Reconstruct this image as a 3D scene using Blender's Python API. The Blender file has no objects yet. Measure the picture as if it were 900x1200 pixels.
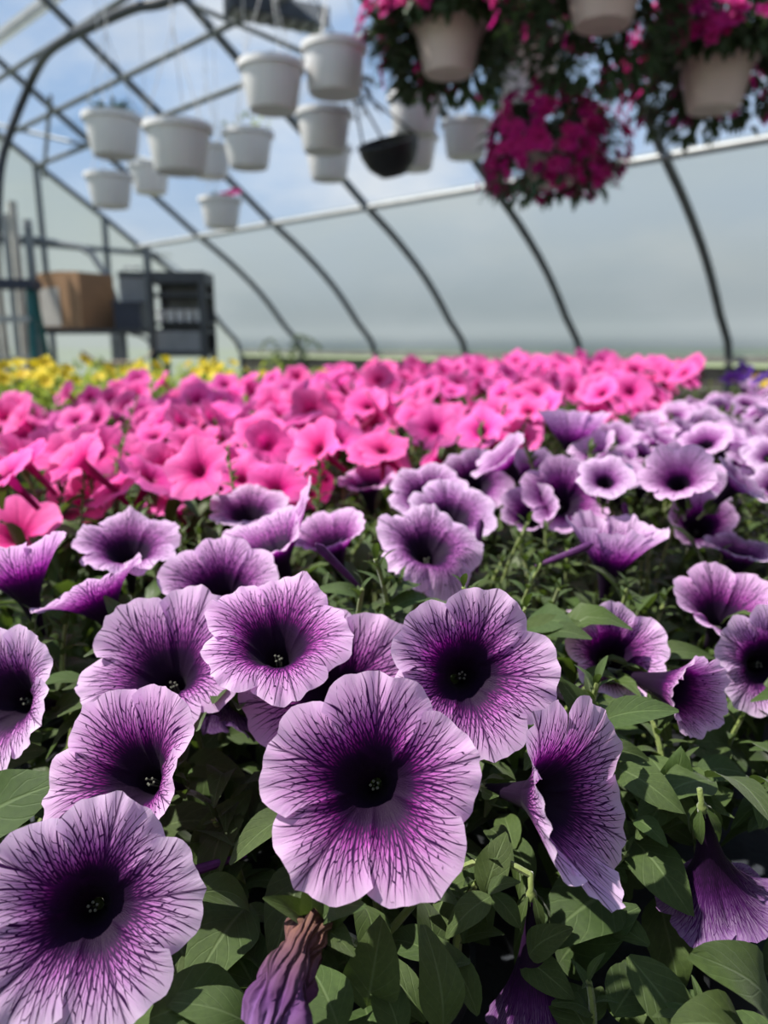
import bpy, math, random
import numpy as np
from mathutils import Vector, Matrix, Quaternion

sc = bpy.context.scene
COL = sc.collection
PI = math.pi

# ------------------------------------------------------------------ camera
F_PX = 880.0
TILT = math.atan((600 - 400) / F_PX)
CAM = Vector((0, 0, 1.05))
cd = bpy.data.cameras.new('camera')
cam = bpy.data.objects.new('camera', cd); COL.objects.link(cam)
cam.location = CAM
cam.rotation_euler = (PI / 2 - TILT, 0, 0)
cd.sensor_fit = 'HORIZONTAL'; cd.sensor_width = 36; cd.lens = 36 * F_PX / 900
cd.clip_start = 0.01; cd.clip_end = 300
cd.dof.use_dof = True; cd.dof.focus_distance = 0.32; cd.dof.aperture_fstop = cd.lens / 3.6
sc.camera = cam

# ------------------------------------------------------------------ light
sc.view_settings.view_transform = 'Standard'
sc.view_settings.look = 'None'
sc.view_settings.gamma = 1
sc.view_settings.use_curve_mapping = False
sc.view_settings.exposure = 0.12
sc.cycles.max_bounces = 10
sc.cycles.transparent_max_bounces = 24
sc.cycles.sample_clamp_indirect = 6

SUN_FROM = Vector((-0.56, 0.02, 0.82)).normalized()
sd = bpy.data.lights.new('sun', 'SUN'); sd.energy = 9.0; sd.angle = math.radians(0.9); sd.color = (1.0, 0.95, 0.87)
sun = bpy.data.objects.new('sun', sd); COL.objects.link(sun)
sun.rotation_euler = (-SUN_FROM).to_track_quat('-Z', 'Y').to_euler()

def make_world():
    w = bpy.data.worlds.new('sky'); sc.world = w; w.use_nodes = True
    nt = w.node_tree; nt.nodes.clear()
    N = lambda t: nt.nodes.new(t)
    L = nt.links.new
    out = N('ShaderNodeOutputWorld'); bg = N('ShaderNodeBackground')
    tc = N('ShaderNodeTexCoord'); sep = N('ShaderNodeSeparateXYZ')
    L(tc.outputs['Generated'], sep.inputs[0])
    ramp = N('ShaderNodeValToRGB')
    e = ramp.color_ramp.elements
    e[0].position = 0.0; e[0].color = (0.60, 0.66, 0.68, 1)
    e[1].position = 0.75; e[1].color = (0.13, 0.32, 0.74, 1)
    m = e.new(0.22); m.color = (0.34, 0.52, 0.80, 1)
    L(sep.outputs['Z'], ramp.inputs[0])
    mp = N('ShaderNodeMapping'); mp.inputs['Scale'].default_value = (1, 1, 2.4)
    L(tc.outputs['Generated'], mp.inputs[0])
    nz = N('ShaderNodeTexNoise'); nz.inputs['Scale'].default_value = 3.2; nz.inputs['Detail'].default_value = 6
    nz.inputs['Roughness'].default_value = 0.55
    L(mp.outputs[0], nz.inputs['Vector'])
    cr = N('ShaderNodeMapRange'); cr.inputs['From Min'].default_value = 0.46; cr.inputs['From Max'].default_value = 0.72
    L(nz.outputs['Fac'], cr.inputs['Value'])
    mx = N('ShaderNodeMix'); mx.data_type = 'RGBA'
    L(cr.outputs[0], mx.inputs[0]); L(ramp.outputs[0], mx.inputs[6]); mx.inputs[7].default_value = (0.80, 0.84, 0.88, 1)
    L(mx.outputs[2], bg.inputs['Color']); bg.inputs['Strength'].default_value = 0.85
    L(bg.outputs[0], out.inputs['Surface'])
make_world()

# ------------------------------------------------------------------ frames
TH = math.radians(45.86)                      # the house runs this far to the left of the view
A_ = Vector((-math.sin(TH), math.cos(TH), 0)) # along the house
R_ = Vector((math.cos(TH), math.sin(TH), 0))  # across the house, towards the wall in view
def G(p, s, z): return R_ * p + A_ * s + Vector((0, 0, z))
FWD = Vector((0, math.cos(TILT), -math.sin(TILT))); UPV = Vector((0, math.sin(TILT), math.cos(TILT)))
def at(px, py, depth):
    return CAM + (FWD + Vector((1, 0, 0)) * ((px - 450) / F_PX) + UPV * (-(py - 600) / F_PX)) * depth
def project(v):
    d = v - CAM; k = d.dot(FWD)
    return 450 + d.x / k * F_PX, 600 - d.dot(UPV) / k * F_PX, k
def ps(v): return v.dot(R_), v.dot(A_)

# ------------------------------------------------------------------ material helpers
MATS = {}
class NT:
    def __init__(self, name):
        self.m = bpy.data.materials.new(name); self.m.use_nodes = True
        self.t = self.m.node_tree; self.t.nodes.clear()
        self.out = self.n('ShaderNodeOutputMaterial')
    def n(self, typ, **kw):
        x = self.t.nodes.new(typ)
        for k, v in kw.items(): setattr(x, k, v)
        return x
    def put(self, sock, v):
        if isinstance(v, bpy.types.NodeSocket): self.t.links.new(v, sock)
        else: sock.default_value = v
    def math(self, op, a, b=None, c=None, clamp=False):
        x = self.n('ShaderNodeMath', operation=op); x.use_clamp = clamp
        self.put(x.inputs[0], a)
        if b is not None: self.put(x.inputs[1], b)
        if c is not None: self.put(x.inputs[2], c)
        return x.outputs[0]
    def rng(self, v, a, b, c=0.0, d=1.0, smooth=False):
        x = self.n('ShaderNodeMapRange'); x.clamp = True
        if smooth: x.interpolation_type = 'SMOOTHSTEP'
        self.put(x.inputs['Value'], v); self.put(x.inputs['From Min'], a); self.put(x.inputs['From Max'], b)
        self.put(x.inputs['To Min'], c); self.put(x.inputs['To Max'], d)
        return x.outputs[0]
    def mix(self, f, a, b, mode='MIX'):
        x = self.n('ShaderNodeMix', data_type='RGBA', blend_type=mode)
        self.put(x.inputs[0], f); self.put(x.inputs[6], a); self.put(x.inputs[7], b)
        return x.outputs[2]
    def ramp(self, f, stops):
        x = self.n('ShaderNodeValToRGB'); e = x.color_ramp.elements
        while len(e) < len(stops): e.new(0.5)
        for k, (p, c) in enumerate(stops): e[k].position = p; e[k].color = (*c, 1)
        self.put(x.inputs[0], f); return x.outputs[0]
    def noise(self, scale, detail=3, vec=None, rough=0.5, dim='3D'):
        x = self.n('ShaderNodeTexNoise', noise_dimensions=dim); x.inputs['Scale'].default_value = scale
        x.inputs['Detail'].default_value = detail; x.inputs['Roughness'].default_value = rough
        if vec is not None: self.put(x.inputs['Vector'], vec)
        return x.outputs['Fac']
    def obj(self): return self.n('ShaderNodeTexCoord').outputs['Object']
    def uv(self, name):
        x = self.n('ShaderNodeUVMap'); x.uv_map = name; return x.outputs[0]
    def sep(self, v):
        x = self.n('ShaderNodeSeparateXYZ'); self.put(x.inputs[0], v); return x.outputs
    def rand(self): return self.n('ShaderNodeObjectInfo').outputs['Random']
    def bump(self, h, strength=0.3, dist=0.001):
        x = self.n('ShaderNodeBump'); x.inputs['Strength'].default_value = strength; x.inputs['Distance'].default_value = dist
        self.put(x.inputs['Height'], h); return x.outputs[0]
    def bsdf(self, col, rough=0.5, metal=0.0, spec=0.4, normal=None, sheen=0.0):
        x = self.n('ShaderNodeBsdfPrincipled')
        self.put(x.inputs['Base Color'], col); self.put(x.inputs['Roughness'], rough); self.put(x.inputs['Metallic'], metal)
        x.inputs['Specular IOR Level'].default_value = spec
        if sheen: x.inputs['Sheen Weight'].default_value = sheen; x.inputs['Sheen Roughness'].default_value = 0.4
        if normal is not None: self.put(x.inputs['Normal'], normal)
        return x.outputs[0]
    def mixsh(self, f, a, b):
        x = self.n('ShaderNodeMixShader'); self.put(x.inputs[0], f)
        self.t.links.new(a, x.inputs[1]); self.t.links.new(b, x.inputs[2]); return x.outputs[0]
    def thin(self, col, trans_col, f=0.45, rough=0.5, spec=0.3, normal=None, sheen=0.0):
        a = self.bsdf(col, rough, 0, spec, normal, sheen)
        t = self.n('ShaderNodeBsdfTranslucent'); self.put(t.inputs['Color'], trans_col)
        if normal is not None: self.put(t.inputs['Normal'], normal)
        return self.mixsh(f, a, t.outputs[0])
    def done(self, sh):
        self.t.links.new(sh, self.out.inputs['Surface']); MATS[self.m.name] = self.m; return self.m

def plain(name, col, rough=0.6, metal=0.0, spec=0.4, var=0.12, scale=12, bump=0.0):
    t = NT(name); o = t.obj(); nz = t.noise(scale, 4, o)
    c = t.mix(t.rng(nz, 0.3, 0.7), tuple(x * (1 - var) for x in col) + (1,), tuple(min(1, x * (1 + var)) for x in col) + (1,))
    nm = t.bump(t.noise(scale * 6, 3, o), bump, 0.004) if bump else None
    return t.done(t.bsdf(c, rough, metal, spec, nm))

def petal_veined(name, stops, vein, vmax, tfac=0.4, midrib=1.0, xs=1.0, tboost=1.25):
    """petal with a net of dark veins that leave the midrib and thin out towards the edge"""
    t = NT(name)
    lu = t.sep(t.uv('lobe')); q = lu[1]; u = lu[0]
    rnd = t.rand()
    vv = t.n('ShaderNodeVectorMath', operation='ADD'); t.put(vv.inputs[0], t.uv('vein'))
    cmb = t.n('ShaderNodeCombineXYZ'); t.put(cmb.inputs[0], t.math('MULTIPLY', rnd, 91.0)); t.put(cmb.inputs[1], t.math('MULTIPLY', rnd, 37.0))
    t.put(vv.inputs[1], cmb.outputs[0])
    def wob(off, scale, amp, sy=0.6, det=1):
        o = t.n('ShaderNodeVectorMath', operation='MULTIPLY_ADD'); t.put(o.inputs[0], vv.outputs[0]); o.inputs[1].default_value = (1, sy, 0); o.inputs[2].default_value = (off, off * 0.7, 0)
        return t.math('MULTIPLY', t.math('SUBTRACT', t.noise(scale, det, o.outputs[0], 0.5, '2D'), 0.5), amp)
    vx = t.sep(vv.outputs[0]); X = vx[0]; Y = vx[1]
    def lines(x):
        return t.math('ABSOLUTE', t.math('SUBTRACT', t.math('FRACT', x), 0.5))
    xa = t.math('ADD', t.math('MULTIPLY', X, 0.92), wob(3.0, 0.6, 1.15, 1.0))
    xb = t.math('ADD', t.math('MULTIPLY', t.math('MULTIPLY_ADD', Y, 1.85, X), 0.90), wob(40.0, 0.7, 1.2, 1.0))
    xc = t.math('ADD', t.math('MULTIPLY', t.math('MULTIPLY_ADD', Y, -0.30, X), 1.3), wob(80.0, 0.8, 1.3, 1.0))
    def family(x, off, w0, reach):
        qe = t.math('ADD', q, t.math('ADD', wob(off, 1.1, 0.55, 0.08), reach))
        w = t.ramp(qe, [(0.0, (1, 1, 1)), (0.20, (0.85, 0.85, 0.85)), (0.36, (0.52, 0.52, 0.52)), (0.55, (0.31, 0.31, 0.31)), (0.78, (0.19, 0.19, 0.19)), (0.96, (0.0, 0.0, 0.0))])
        w = t.math('MULTIPLY', w, w0)
        m = t.rng(lines(x), t.math('MULTIPLY', w, 0.35), w, 1.0, 0.0, True)
        return t.math('MULTIPLY', m, t.rng(qe, 0.78, 0.98, 1.0, 0.0))
    net = t.math('MAXIMUM', family(xa, 11.0, vmax * 1.25, -0.04), t.math('MAXIMUM', family(xb, 57.0, vmax, 0.04), t.math('MULTIPLY', family(xc, 93.0, vmax, 0.10), 0.85)))
    fine_ = None
    rib = t.rng(t.math('MULTIPLY', u, t.math('ADD', q, 0.12)), 0.0, t.rng(q, 0.1, 1.0, 0.060, 0.022), 1.0, 0.0)
    rib = t.math('MULTIPLY', rib, midrib)
    mask = t.math('MAXIMUM', net, rib, clamp=True)
    base = t.ramp(q, stops)
    fine = t.noise(2.2, 4, t.uv('vein'), dim='2D')
    base = t.mix(t.math('MULTIPLY', t.rng(fine, 0.35, 0.75, 0.0, 0.16), t.rng(q, 0.28, 0.5)), base, (1, 0.9, 1, 1))
    hs = t.n('ShaderNodeHueSaturation'); t.put(hs.inputs['Hue'], t.rng(rnd, 0, 1, 0.488, 0.512)); t.put(hs.inputs['Saturation'], t.rng(rnd, 0, 1, 0.9, 1.1))
    t.put(hs.inputs['Value'], t.rng(t.math('FRACT', t.math('MULTIPLY', rnd, 7.3)), 0, 1, 0.9, 1.06)); t.put(hs.inputs['Color'], base)
    col = t.mix(mask, hs.outputs[0], t.ramp(q, [(0.0, tuple(x * 0.18 for x in vein)), (0.18, tuple(x * 0.3 for x in vein)), (0.40, vein)]))
    sat = t.n('ShaderNodeHueSaturation'); sat.inputs['Saturation'].default_value = 1.2; sat.inputs['Value'].default_value = tboost; t.put(sat.inputs['Color'], col)
    crinkle = t.math('ADD', t.math('MULTIPLY', mask, -0.6), t.math('MULTIPLY', fine, 0.8))
    nm = t.bump(crinkle, 0.28, 0.0011)
    return t.done(t.thin(col, sat.outputs[0], t.rng(q, 0.05, 0.45, 0.04, tfac), 0.62, 0.15, nm, 0.02))

def petal_plain(name, stops, tfac=0.4, dv=0.0):
    t = NT(name)
    lu = t.sep(t.uv('lobe')); q = lu[1]; u = lu[0]
    base = t.ramp(q, stops)
    fine = t.noise(1.6, 4, t.uv('vein'), dim='2D')
    base = t.mix(t.rng(fine, 0.4, 0.75, 0.0, 0.22), base, (*[x * 0.62 for x in stops[1][1]], 1))
    rib = t.rng(t.math('MULTIPLY', u, t.math('ADD', q, 0.1)), 0.0, 0.05, 0.55, 0.0)
    base = t.mix(t.math('MULTIPLY', rib, t.rng(q, 0.5, 1, 1, 0.2)), base, (*stops[0][1], 1))
    rnd = t.rand()
    hs = t.n('ShaderNodeHueSaturation'); t.put(hs.inputs['Hue'], t.rng(rnd, 0, 1, 0.490 - dv, 0.508 + dv))
    t.put(hs.inputs['Value'], t.rng(t.math('FRACT', t.math('MULTIPLY', rnd, 9.1)), 0, 1, 0.86, 1.08)); t.put(hs.inputs['Color'], base)
    nm = t.bump(fine, 0.25, 0.001)
    return t.done(t.thin(hs.outputs[0], hs.outputs[0], tfac, 0.55, 0.2, nm, 0.1))

def leaf_mat(name, c0, c1, trans, tfac=0.35):
    t = NT(name)
    uv = t.sep(t.uv('leaf')); x = uv[0]; y = uv[1]
    ax = t.math('ABSOLUTE', x)
    side = t.math('FRACT', t.math('SUBTRACT', t.math('MULTIPLY', y, 6.0), t.math('MULTIPLY', ax, 2.2)))
    sv = t.rng(t.math('ABSOLUTE', t.math('SUBTRACT', side, 0.5)), 0.0, 0.09, 1.0, 0.0)
    mr = t.rng(ax, 0.02, 0.075, 1.0, 0.0)
    veins = t.math('MAXIMUM', t.math('MULTIPLY', sv, 0.45), mr)
    rnd = t.rand()
    nz = t.noise(22, 4, t.obj())
    c = t.mix(t.rng(nz, 0.3, 0.7), (*c0, 1), (*c1, 1))
    hs = t.n('ShaderNodeHueSaturation'); t.put(hs.inputs['Hue'], t.rng(rnd, 0, 1, 0.485, 0.508)); t.put(hs.inputs['Value'], t.rng(t.math('FRACT', t.math('MULTIPLY', rnd, 5.7)), 0, 1, 0.78, 1.18))
    t.put(hs.inputs['Color'], c)
    c = t.mix(t.math('MULTIPLY', veins, 0.45), hs.outputs[0], (0.16, 0.22, 0.09, 1))
    fuzz = t.noise(420, 2, t.obj())
    h = t.math('ADD', t.math('MULTIPLY', veins, -0.7), t.math('MULTIPLY', fuzz, 0.35))
    nm = t.bump(h, 0.45, 0.0012)
    return t.done(t.thin(c, (*trans, 1), tfac, 0.5, 0.3, nm, 0.12))

# ------------------------------------------------------------------ materials
PURPLE = petal_veined('petunia_purple', [(0.0, (0.006, 0.001, 0.012)), (0.24, (0.014, 0.002, 0.024)), (0.34, (0.22, 0.014, 0.20)), (0.48, (0.54, 0.12, 0.52)), (0.68, (0.62, 0.29, 0.63)), (1.0, (0.76, 0.53, 0.78))],
                      (0.035, 0.003, 0.055), 0.46, tfac=0.42)
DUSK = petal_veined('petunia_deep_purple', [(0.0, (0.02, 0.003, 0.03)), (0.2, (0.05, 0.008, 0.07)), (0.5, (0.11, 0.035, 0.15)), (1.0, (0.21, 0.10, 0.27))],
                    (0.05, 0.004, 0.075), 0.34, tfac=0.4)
PINK = petal_plain('petunia_pink', [(0.0, (0.30, 0.004, 0.10)), (0.2, (0.80, 0.03, 0.30)), (0.42, (0.98, 0.10, 0.45)), (1.0, (1.0, 0.20, 0.60))], 0.45)
MAGENTA = petal_plain('trailing_magenta', [(0.0, (0.12, 0.002, 0.05)), (0.3, (0.50, 0.008, 0.17)), (0.6, (0.62, 0.012, 0.22)), (1.0, (0.70, 0.03, 0.30))], 0.4)
WHITEP = petal_plain('trailing_white', [(0.0, (0.4, 0.4, 0.2)), (0.3, (0.75, 0.72, 0.62)), (1.0, (0.85, 0.82, 0.76))], 0.4)
YELLOW = petal_plain('bedding_yellow', [(0.0, (0.40, 0.20, 0.01)), (0.3, (0.75, 0.55, 0.02)), (1.0, (0.85, 0.68, 0.05))], 0.35)
VIOLET = petal_plain('pansy_violet', [(0.0, (0.30, 0.2, 0.02)), (0.15, (0.03, 0.01, 0.09)), (1.0, (0.10, 0.03, 0.30))], 0.3)
LEAF = leaf_mat('petunia_leaf', (0.042, 0.073, 0.017), (0.061, 0.102, 0.023), (0.085, 0.14, 0.016), 0.3)
LEAFY = leaf_mat('bedding_leaf_yellow_green', (0.17, 0.24, 0.035), (0.24, 0.31, 0.05), (0.36, 0.44, 0.05), 0.4)
BLADE = leaf_mat('basket_leaf', (0.035, 0.070, 0.035), (0.055, 0.10, 0.045), (0.06, 0.12, 0.03), 0.2)
def _stem():
    t = NT('stem_green'); nz = t.noise(60, 3, t.obj())
    c = t.mix(nz, (0.10, 0.14, 0.035, 1), (0.20, 0.24, 0.07, 1))
    return t.done(t.bsdf(c, 0.6, 0, 0.3, t.bump(t.noise(600, 2, t.obj()), 0.4, 0.001), 0.5))
STEM = _stem()
ANTHER = plain('anther_cream', (0.09, 0.09, 0.07), 0.7)
def _wilt():
    t = NT('withered_petal'); lu = t.sep(t.uv('lobe'))
    w = t.n('ShaderNodeTexWave'); w.bands_direction = 'X'; w.inputs['Scale'].default_value = 1.7; w.inputs['Distortion'].default_value = 9; w.inputs['Detail'].default_value = 3
    t.put(w.inputs['Vector'], t.uv('vein'))
    c = t.ramp(lu[1], [(0.0, (0.13, 0.085, 0.045)), (0.4, (0.14, 0.062, 0.050)), (0.62, (0.105, 0.045, 0.075)), (0.85, (0.10, 0.032, 0.13)), (1.0, (0.17, 0.08, 0.22))])
    c = t.mix(t.math('MULTIPLY', w.outputs['Fac'], 0.4), c, (0.045, 0.015, 0.035, 1))
    return t.done(t.bsdf(c, 0.75, 0, 0.2, t.bump(w.outputs['Fac'], 0.8, 0.003), 0.0))
WILT = _wilt()
POTW = plain('white_plastic', (0.74, 0.73, 0.72), 0.38, 0, 0.45, 0.04, 8)
POTP = plain('blush_plastic', (0.74, 0.62, 0.57), 0.42, 0, 0.4, 0.05, 8)
POTK = plain('black_plastic', (0.015, 0.016, 0.018), 0.45, 0, 0.4, 0.2, 20)
WIRE = plain('white_wire', (0.62, 0.62, 0.60), 0.45, 0, 0.4, 0.05)
STEEL = plain('galvanised_steel', (0.15, 0.165, 0.175), 0.5, 0.6, 0.4, 0.2, 9)
STEEL_L = plain('pale_steel', (0.33, 0.34, 0.34), 0.5, 0.35, 0.4, 0.12, 9)
PIPEK = plain('black_poly_pipe', (0.022, 0.027, 0.035), 0.45, 0, 0.4, 0.2)
BENCH = plain('dark_bench_cloth', (0.030, 0.034, 0.042), 0.7, 0, 0.3, 0.3, 30, 0.3)
SOIL = plain('potting_soil', (0.028, 0.020, 0.014), 0.95, 0, 0.1, 0.5, 90, 0.8)
WOOD = plain('weathered_board', (0.19, 0.17, 0.145), 0.85, 0, 0.2, 0.25, 7, 0.4)
WOODL = plain('pale_board', (0.50, 0.48, 0.42), 0.8, 0, 0.2, 0.15, 7, 0.3)
CARD = plain('cardboard', (0.31, 0.185, 0.105), 0.85, 0, 0.2, 0.10, 9)
LABEL_ = plain('paper_label', (0.42, 0.40, 0.37), 0.8, 0, 0.2, 0.06)
TEAL = plain('teal_fibreglass', (0.012, 0.105, 0.10), 0.5, 0, 0.4, 0.12)
DARK = plain('charcoal_metal', (0.055, 0.060, 0.068), 0.5, 0.3, 0.4, 0.15)
NAVY = plain('navy_plastic', (0.020, 0.026, 0.050), 0.45, 0, 0.4, 0.1)
GREYP = plain('grey_plastic', (0.22, 0.23, 0.24), 0.5, 0, 0.4, 0.1)
TERRA = plain('terracotta', (0.26, 0.11, 0.07), 0.8, 0, 0.2, 0.15)
TAN = plain('tan_carton', (0.36, 0.29, 0.21), 0.85, 0, 0.2, 0.1)
GRAVEL = plain('gravel', (0.075, 0.075, 0.072), 0.95, 0, 0.2, 0.35, 60, 0.8)
GRASS = plain('outside_ground', (0.20, 0.24, 0.13), 0.95, 0, 0.1, 0.35, 2)
def film(name, fac, tint):
    t = NT(name); o = t.obj()
    tr = t.n('ShaderNodeBsdfTransparent'); tr.inputs['Color'].default_value = (0.97, 0.98, 0.98, 1)
    tl = t.n('ShaderNodeBsdfTranslucent'); tl.inputs['Color'].default_value = (*tint, 1)
    df = t.n('ShaderNodeBsdfDiffuse'); df.inputs['Color'].default_value = (*tint, 1)
    hz = t.mixsh(0.35, tl.outputs[0], df.outputs[0])
    sp = t.n('ShaderNodeMapping'); t.put(sp.inputs[0], o); sp.inputs['Scale'].default_value = (0.6, 0.25, 2.0)
    f = t.rng(t.noise(1.4, 4, sp.outputs[0]), 0.3, 0.7, fac - 0.08, fac + 0.08)
    return t.done(t.mixsh(f, tr.outputs[0], hz))
FILM_R = film('roof_film', 0.13, (0.80, 0.84, 0.88))
FILM_W = film('wall_film', 0.76, (0.37, 0.405, 0.39))

# ------------------------------------------------------------------ mesh helpers
def mesh_from(name, V, Fc, mat=None, uvs=None, smooth=True):
    me = bpy.data.meshes.new(name)
    me.from_pydata([tuple(v) for v in V], [], [tuple(f) for f in Fc]); 
    if uvs:
        for nm, data in uvs.items():
            l = me.uv_layers.new(name=nm)
            l.data.foreach_set('uv', np.asarray(data, dtype=np.float32).ravel())
    if smooth: me.polygons.foreach_set('use_smooth', [True] * len(me.polygons))
    if mat is not None: me.materials.append(mat)
    me.update()
    return me
def obj(name, me, parent=None, loc=(0, 0, 0), rot=None, scale=None):
    o = bpy.data.objects.new(name, me); COL.objects.link(o)
    o.location = loc
    if rot is not None:
        o.rotation_mode = 'QUATERNION'; o.rotation_quaternion = rot
    if scale is not None: o.scale = (scale,) * 3 if not hasattr(scale, '__len__') else scale
    if parent: o.parent = parent
    return o
def empty(name, loc, rz=0.0):
    o = bpy.data.objects.new(name, None); COL.objects.link(o); o.location = loc; o.rotation_euler = (0, 0, rz)
    o.empty_display_size = 0.05
    return o
def tag(o, label=None, cat=None, group=None, kind=None):
    if label: o['label'] = label
    if cat: o['category'] = cat
    if group: o['group'] = group
    if kind: o['kind'] = kind
    return o

class MB:
    """collects boxes, tubes and lathes into one mesh"""
    def __init__(self): self.V = []; self.F = []
    def add(self, V, F):
        n = len(self.V); self.V += [tuple(v) for v in V]; self.F += [tuple(i + n for i in f) for f in F]; return self
    def box(self, c, s, M=None):
        x, y, z = s[0] / 2, s[1] / 2, s[2] / 2
        V = [Vector((i * x, j * y, k * z)) for i in (-1, 1) for j in (-1, 1) for k in (-1, 1)]
        if M is not None: V = [M @ v for v in V]
        V = [v + Vector(c) for v in V]
        return self.add(V, [(0, 1, 3, 2), (4, 6, 7, 5), (0, 4, 5, 1), (2, 3, 7, 6), (0, 2, 6, 4), (1, 5, 7, 3)])
    def tube(self, pts, rad, n=8, cap=True):
        pts = [Vector(p) for p in pts]
        rads = rad if hasattr(rad, '__len__') else [rad] * len(pts)
        V = []; F = []; ref = None
        for i, p in enumerate(pts):
            d = (pts[min(i + 1, len(pts) - 1)] - pts[max(i - 1, 0)]).normalized()
            if ref is None: ref = d.orthogonal().normalized()
            ref = (ref - d * ref.dot(d)).normalized(); b = d.cross(ref)
            for k in range(n):
                a = 2 * PI * k / n; V.append(p + (ref * math.cos(a) + b * math.sin(a)) * rads[i])
        for i in range(len(pts) - 1):
            for k in range(n):
                F.append((i * n + k, i * n + (k + 1) % n, (i + 1) * n + (k + 1) % n, (i + 1) * n + k))
        if cap: F.append(tuple(range(n - 1, -1, -1))); F.append(tuple((len(pts) - 1) * n + k for k in range(n)))
        return self.add(V, F)
    def lathe(self, prof, n=32, c=(0, 0, 0)):
        V = []; F = []
        for r, z in prof:
            for k in range(n):
                a = 2 * PI * k / n; V.append((c[0] + r * math.cos(a), c[1] + r * math.sin(a), c[2] + z))
        for i in range(len(prof) - 1):
            for k in range(n):
                F.append((i * n + k, i * n + (k + 1) % n, (i + 1) * n + (k + 1) % n, (i + 1) * n + k))
        return self.add(V, F)
    def mesh(self, name, mat, smooth=True):
        me = mesh_from(name, self.V, self.F, mat, None, smooth)
        if smooth: me.set_sharp_from_angle(angle=math.radians(40))
        return me
    def obj(self, name, mat, parent=None, loc=(0, 0, 0), smooth=True):
        return obj(name, self.mesh(name, mat, smooth), parent, loc)
def bez(p0, p1, p2, n=8):
    p0, p1, p2 = Vector(p0), Vector(p1), Vector(p2)
    return [p0 * (1 - t) ** 2 + p1 * 2 * t * (1 - t) + p2 * t * t for t in [i / n for i in range(n + 1)]]
def rotz(): return Quaternion((0, 0, 1), TH)

# ================================================================== THE HOUSE
PROF = [(6.0, 0.02), (6.0, 0.9), (5.73, 1.24), (5.40, 1.59), (5.0, 1.9), (4.6, 2.15), (4.2, 2.42), (3.45, 2.90), (2.7, 3.40), (2.0, 3.84), (1.43, 4.18)]
def mirror(pr): return [(2 * 1.43 - p, z) for p, z in pr]
FULL = PROF + mirror(PROF[:-1])[::-1]
def smooth_prof(pts, n=4):
    out = []
    P = [Vector((p, z)) for p, z in pts]
    for i in range(len(P) - 1):
        a, b, c, d = P[max(i - 1, 0)], P[i], P[i + 1], P[min(i + 2, len(P) - 1)]
        for k in range(n):
            t = k / n
            out.append(0.5 * ((2 * b) + (c - a) * t + (2 * a - 5 * b + 4 * c - d) * t * t + (3 * b - a - 3 * c + d) * t ** 3))
    out.append(P[-1]); return out
S0, DS = 2.17, 1.26
HOOPS = [S0 + DS * k for k in range(-3, 6)]
SB, SF = HOOPS[0], HOOPS[-1]
def sheet(name, prof, mat, off=0.035):
    V = []; F = []; n = len(prof)
    for s in HOOPS:
        for q in prof:
            c = Vector((1.43, 1.2)); d = (Vector(q) - c).normalized() * off
            V.append(G(q[0] + d[0], s, q[1] + d[1]))
    for i in range(len(HOOPS) - 1):
        for k in range(n - 1): F.append((i * n + k, i * n + k + 1, (i + 1) * n + k + 1, (i + 1) * n + k))
    return obj(name, mesh_from(name, V, F, mat))
half = smooth_prof(PROF)
iz = next(i for i, q in enumerate(half) if q[1] >= 2.14)
right = [tuple(q) for q in half[:iz + 1] if q[1] >= 0.88]
roof = [tuple(q) for q in half[iz:]]
roof = roof + [(2.86 - p, z) for p, z in roof[:-1]][::-1]
left = [(2.86 - p, z) for p, z in right]
ceiling = tag(sheet('ceiling', roof, FILM_R), 'clear plastic film roof stretched over steel hoops', kind='structure')
wall_right = tag(sheet('wall_right', right, FILM_W), 'hazy plastic film side wall curving up from the boards', kind='structure')
wall_left = tag(sheet('wall_left', left, FILM_W), 'hazy plastic film side wall', kind='structure')
def endwall(name, s):
    V = [G(q[0], s, q[1]) for q in [tuple(x) for x in half] + [(2.86 - x[0], x[1]) for x in half[:-1]][::-1]]
    o = obj(name, mesh_from(name, V, [tuple(range(len(V)))], FILM_W, None, False))
    return tag(o, 'plastic film end wall of the greenhouse', kind='structure')
wall_far = endwall('wall_far', SF + 0.03)
wall_back = endwall('wall_back', SB - 0.03); wall_back['label'] = 'unseen end wall, boarded solid to cut the light from behind'; wall_back.data.materials[0] = WOOD  # unseen wall, made solid and set close behind the camera to cut fill light
for s in HOOPS:
    pts = smooth_prof(FULL, 3)
    MB().tube([G(q[0], s, q[1]) for q in pts], 0.030, 10).obj('hoop', STEEL, ceiling)
def purlin(p, z, mat=STEEL, r=0.023, s0=SB, s1=SF): return MB().tube([G(p, s0, z), G(p, s1, z)], r, 10).obj('purlin', mat, ceiling)
purlin(4.58, 2.11, STEEL_L, 0.024); purlin(3.50, 2.82); purlin(3.18, 3.03); purlin(2.83, 3.27); purlin(2.0, 3.79); purlin(1.43, 4.12, STEEL, 0.024)
purlin(2.86 - 3.2, 3.02); purlin(2.86 - 4.58, 2.11)
for (a, b) in [((3.05, 8.25, 3.11), (3.98, 6.1, 2.50)), ((2.72, 5.0, 3.34), (3.75, 3.72, 2.66)), ((3.05, 6.9, 3.08), (3.35, 7.9, 2.62))]:
    MB().tube([G(*a), G(*b)], 0.017, 8).obj('brace', STEEL, ceiling)
# studs of the far end wall
for p in (2.0, 2.95, 3.5, 4.2):
    zt = np.interp(-p, [-x[0] for x in half], [x[1] for x in half])
    MB().box(G(p, SF - 0.05, zt / 2), (0.05, 0.05, zt - 0.02), Matrix.Rotation(TH, 3, 'Z')).obj('stud', STEEL, wall_far)
for z, t in ((2.05, 0.05),):
    MB().box(G(3.0, SF - 0.05, z), (4.0, 0.05, t), Matrix.Rotation(TH, 3, 'Z')).obj('crossbar', STEEL, wall_far)
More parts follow.
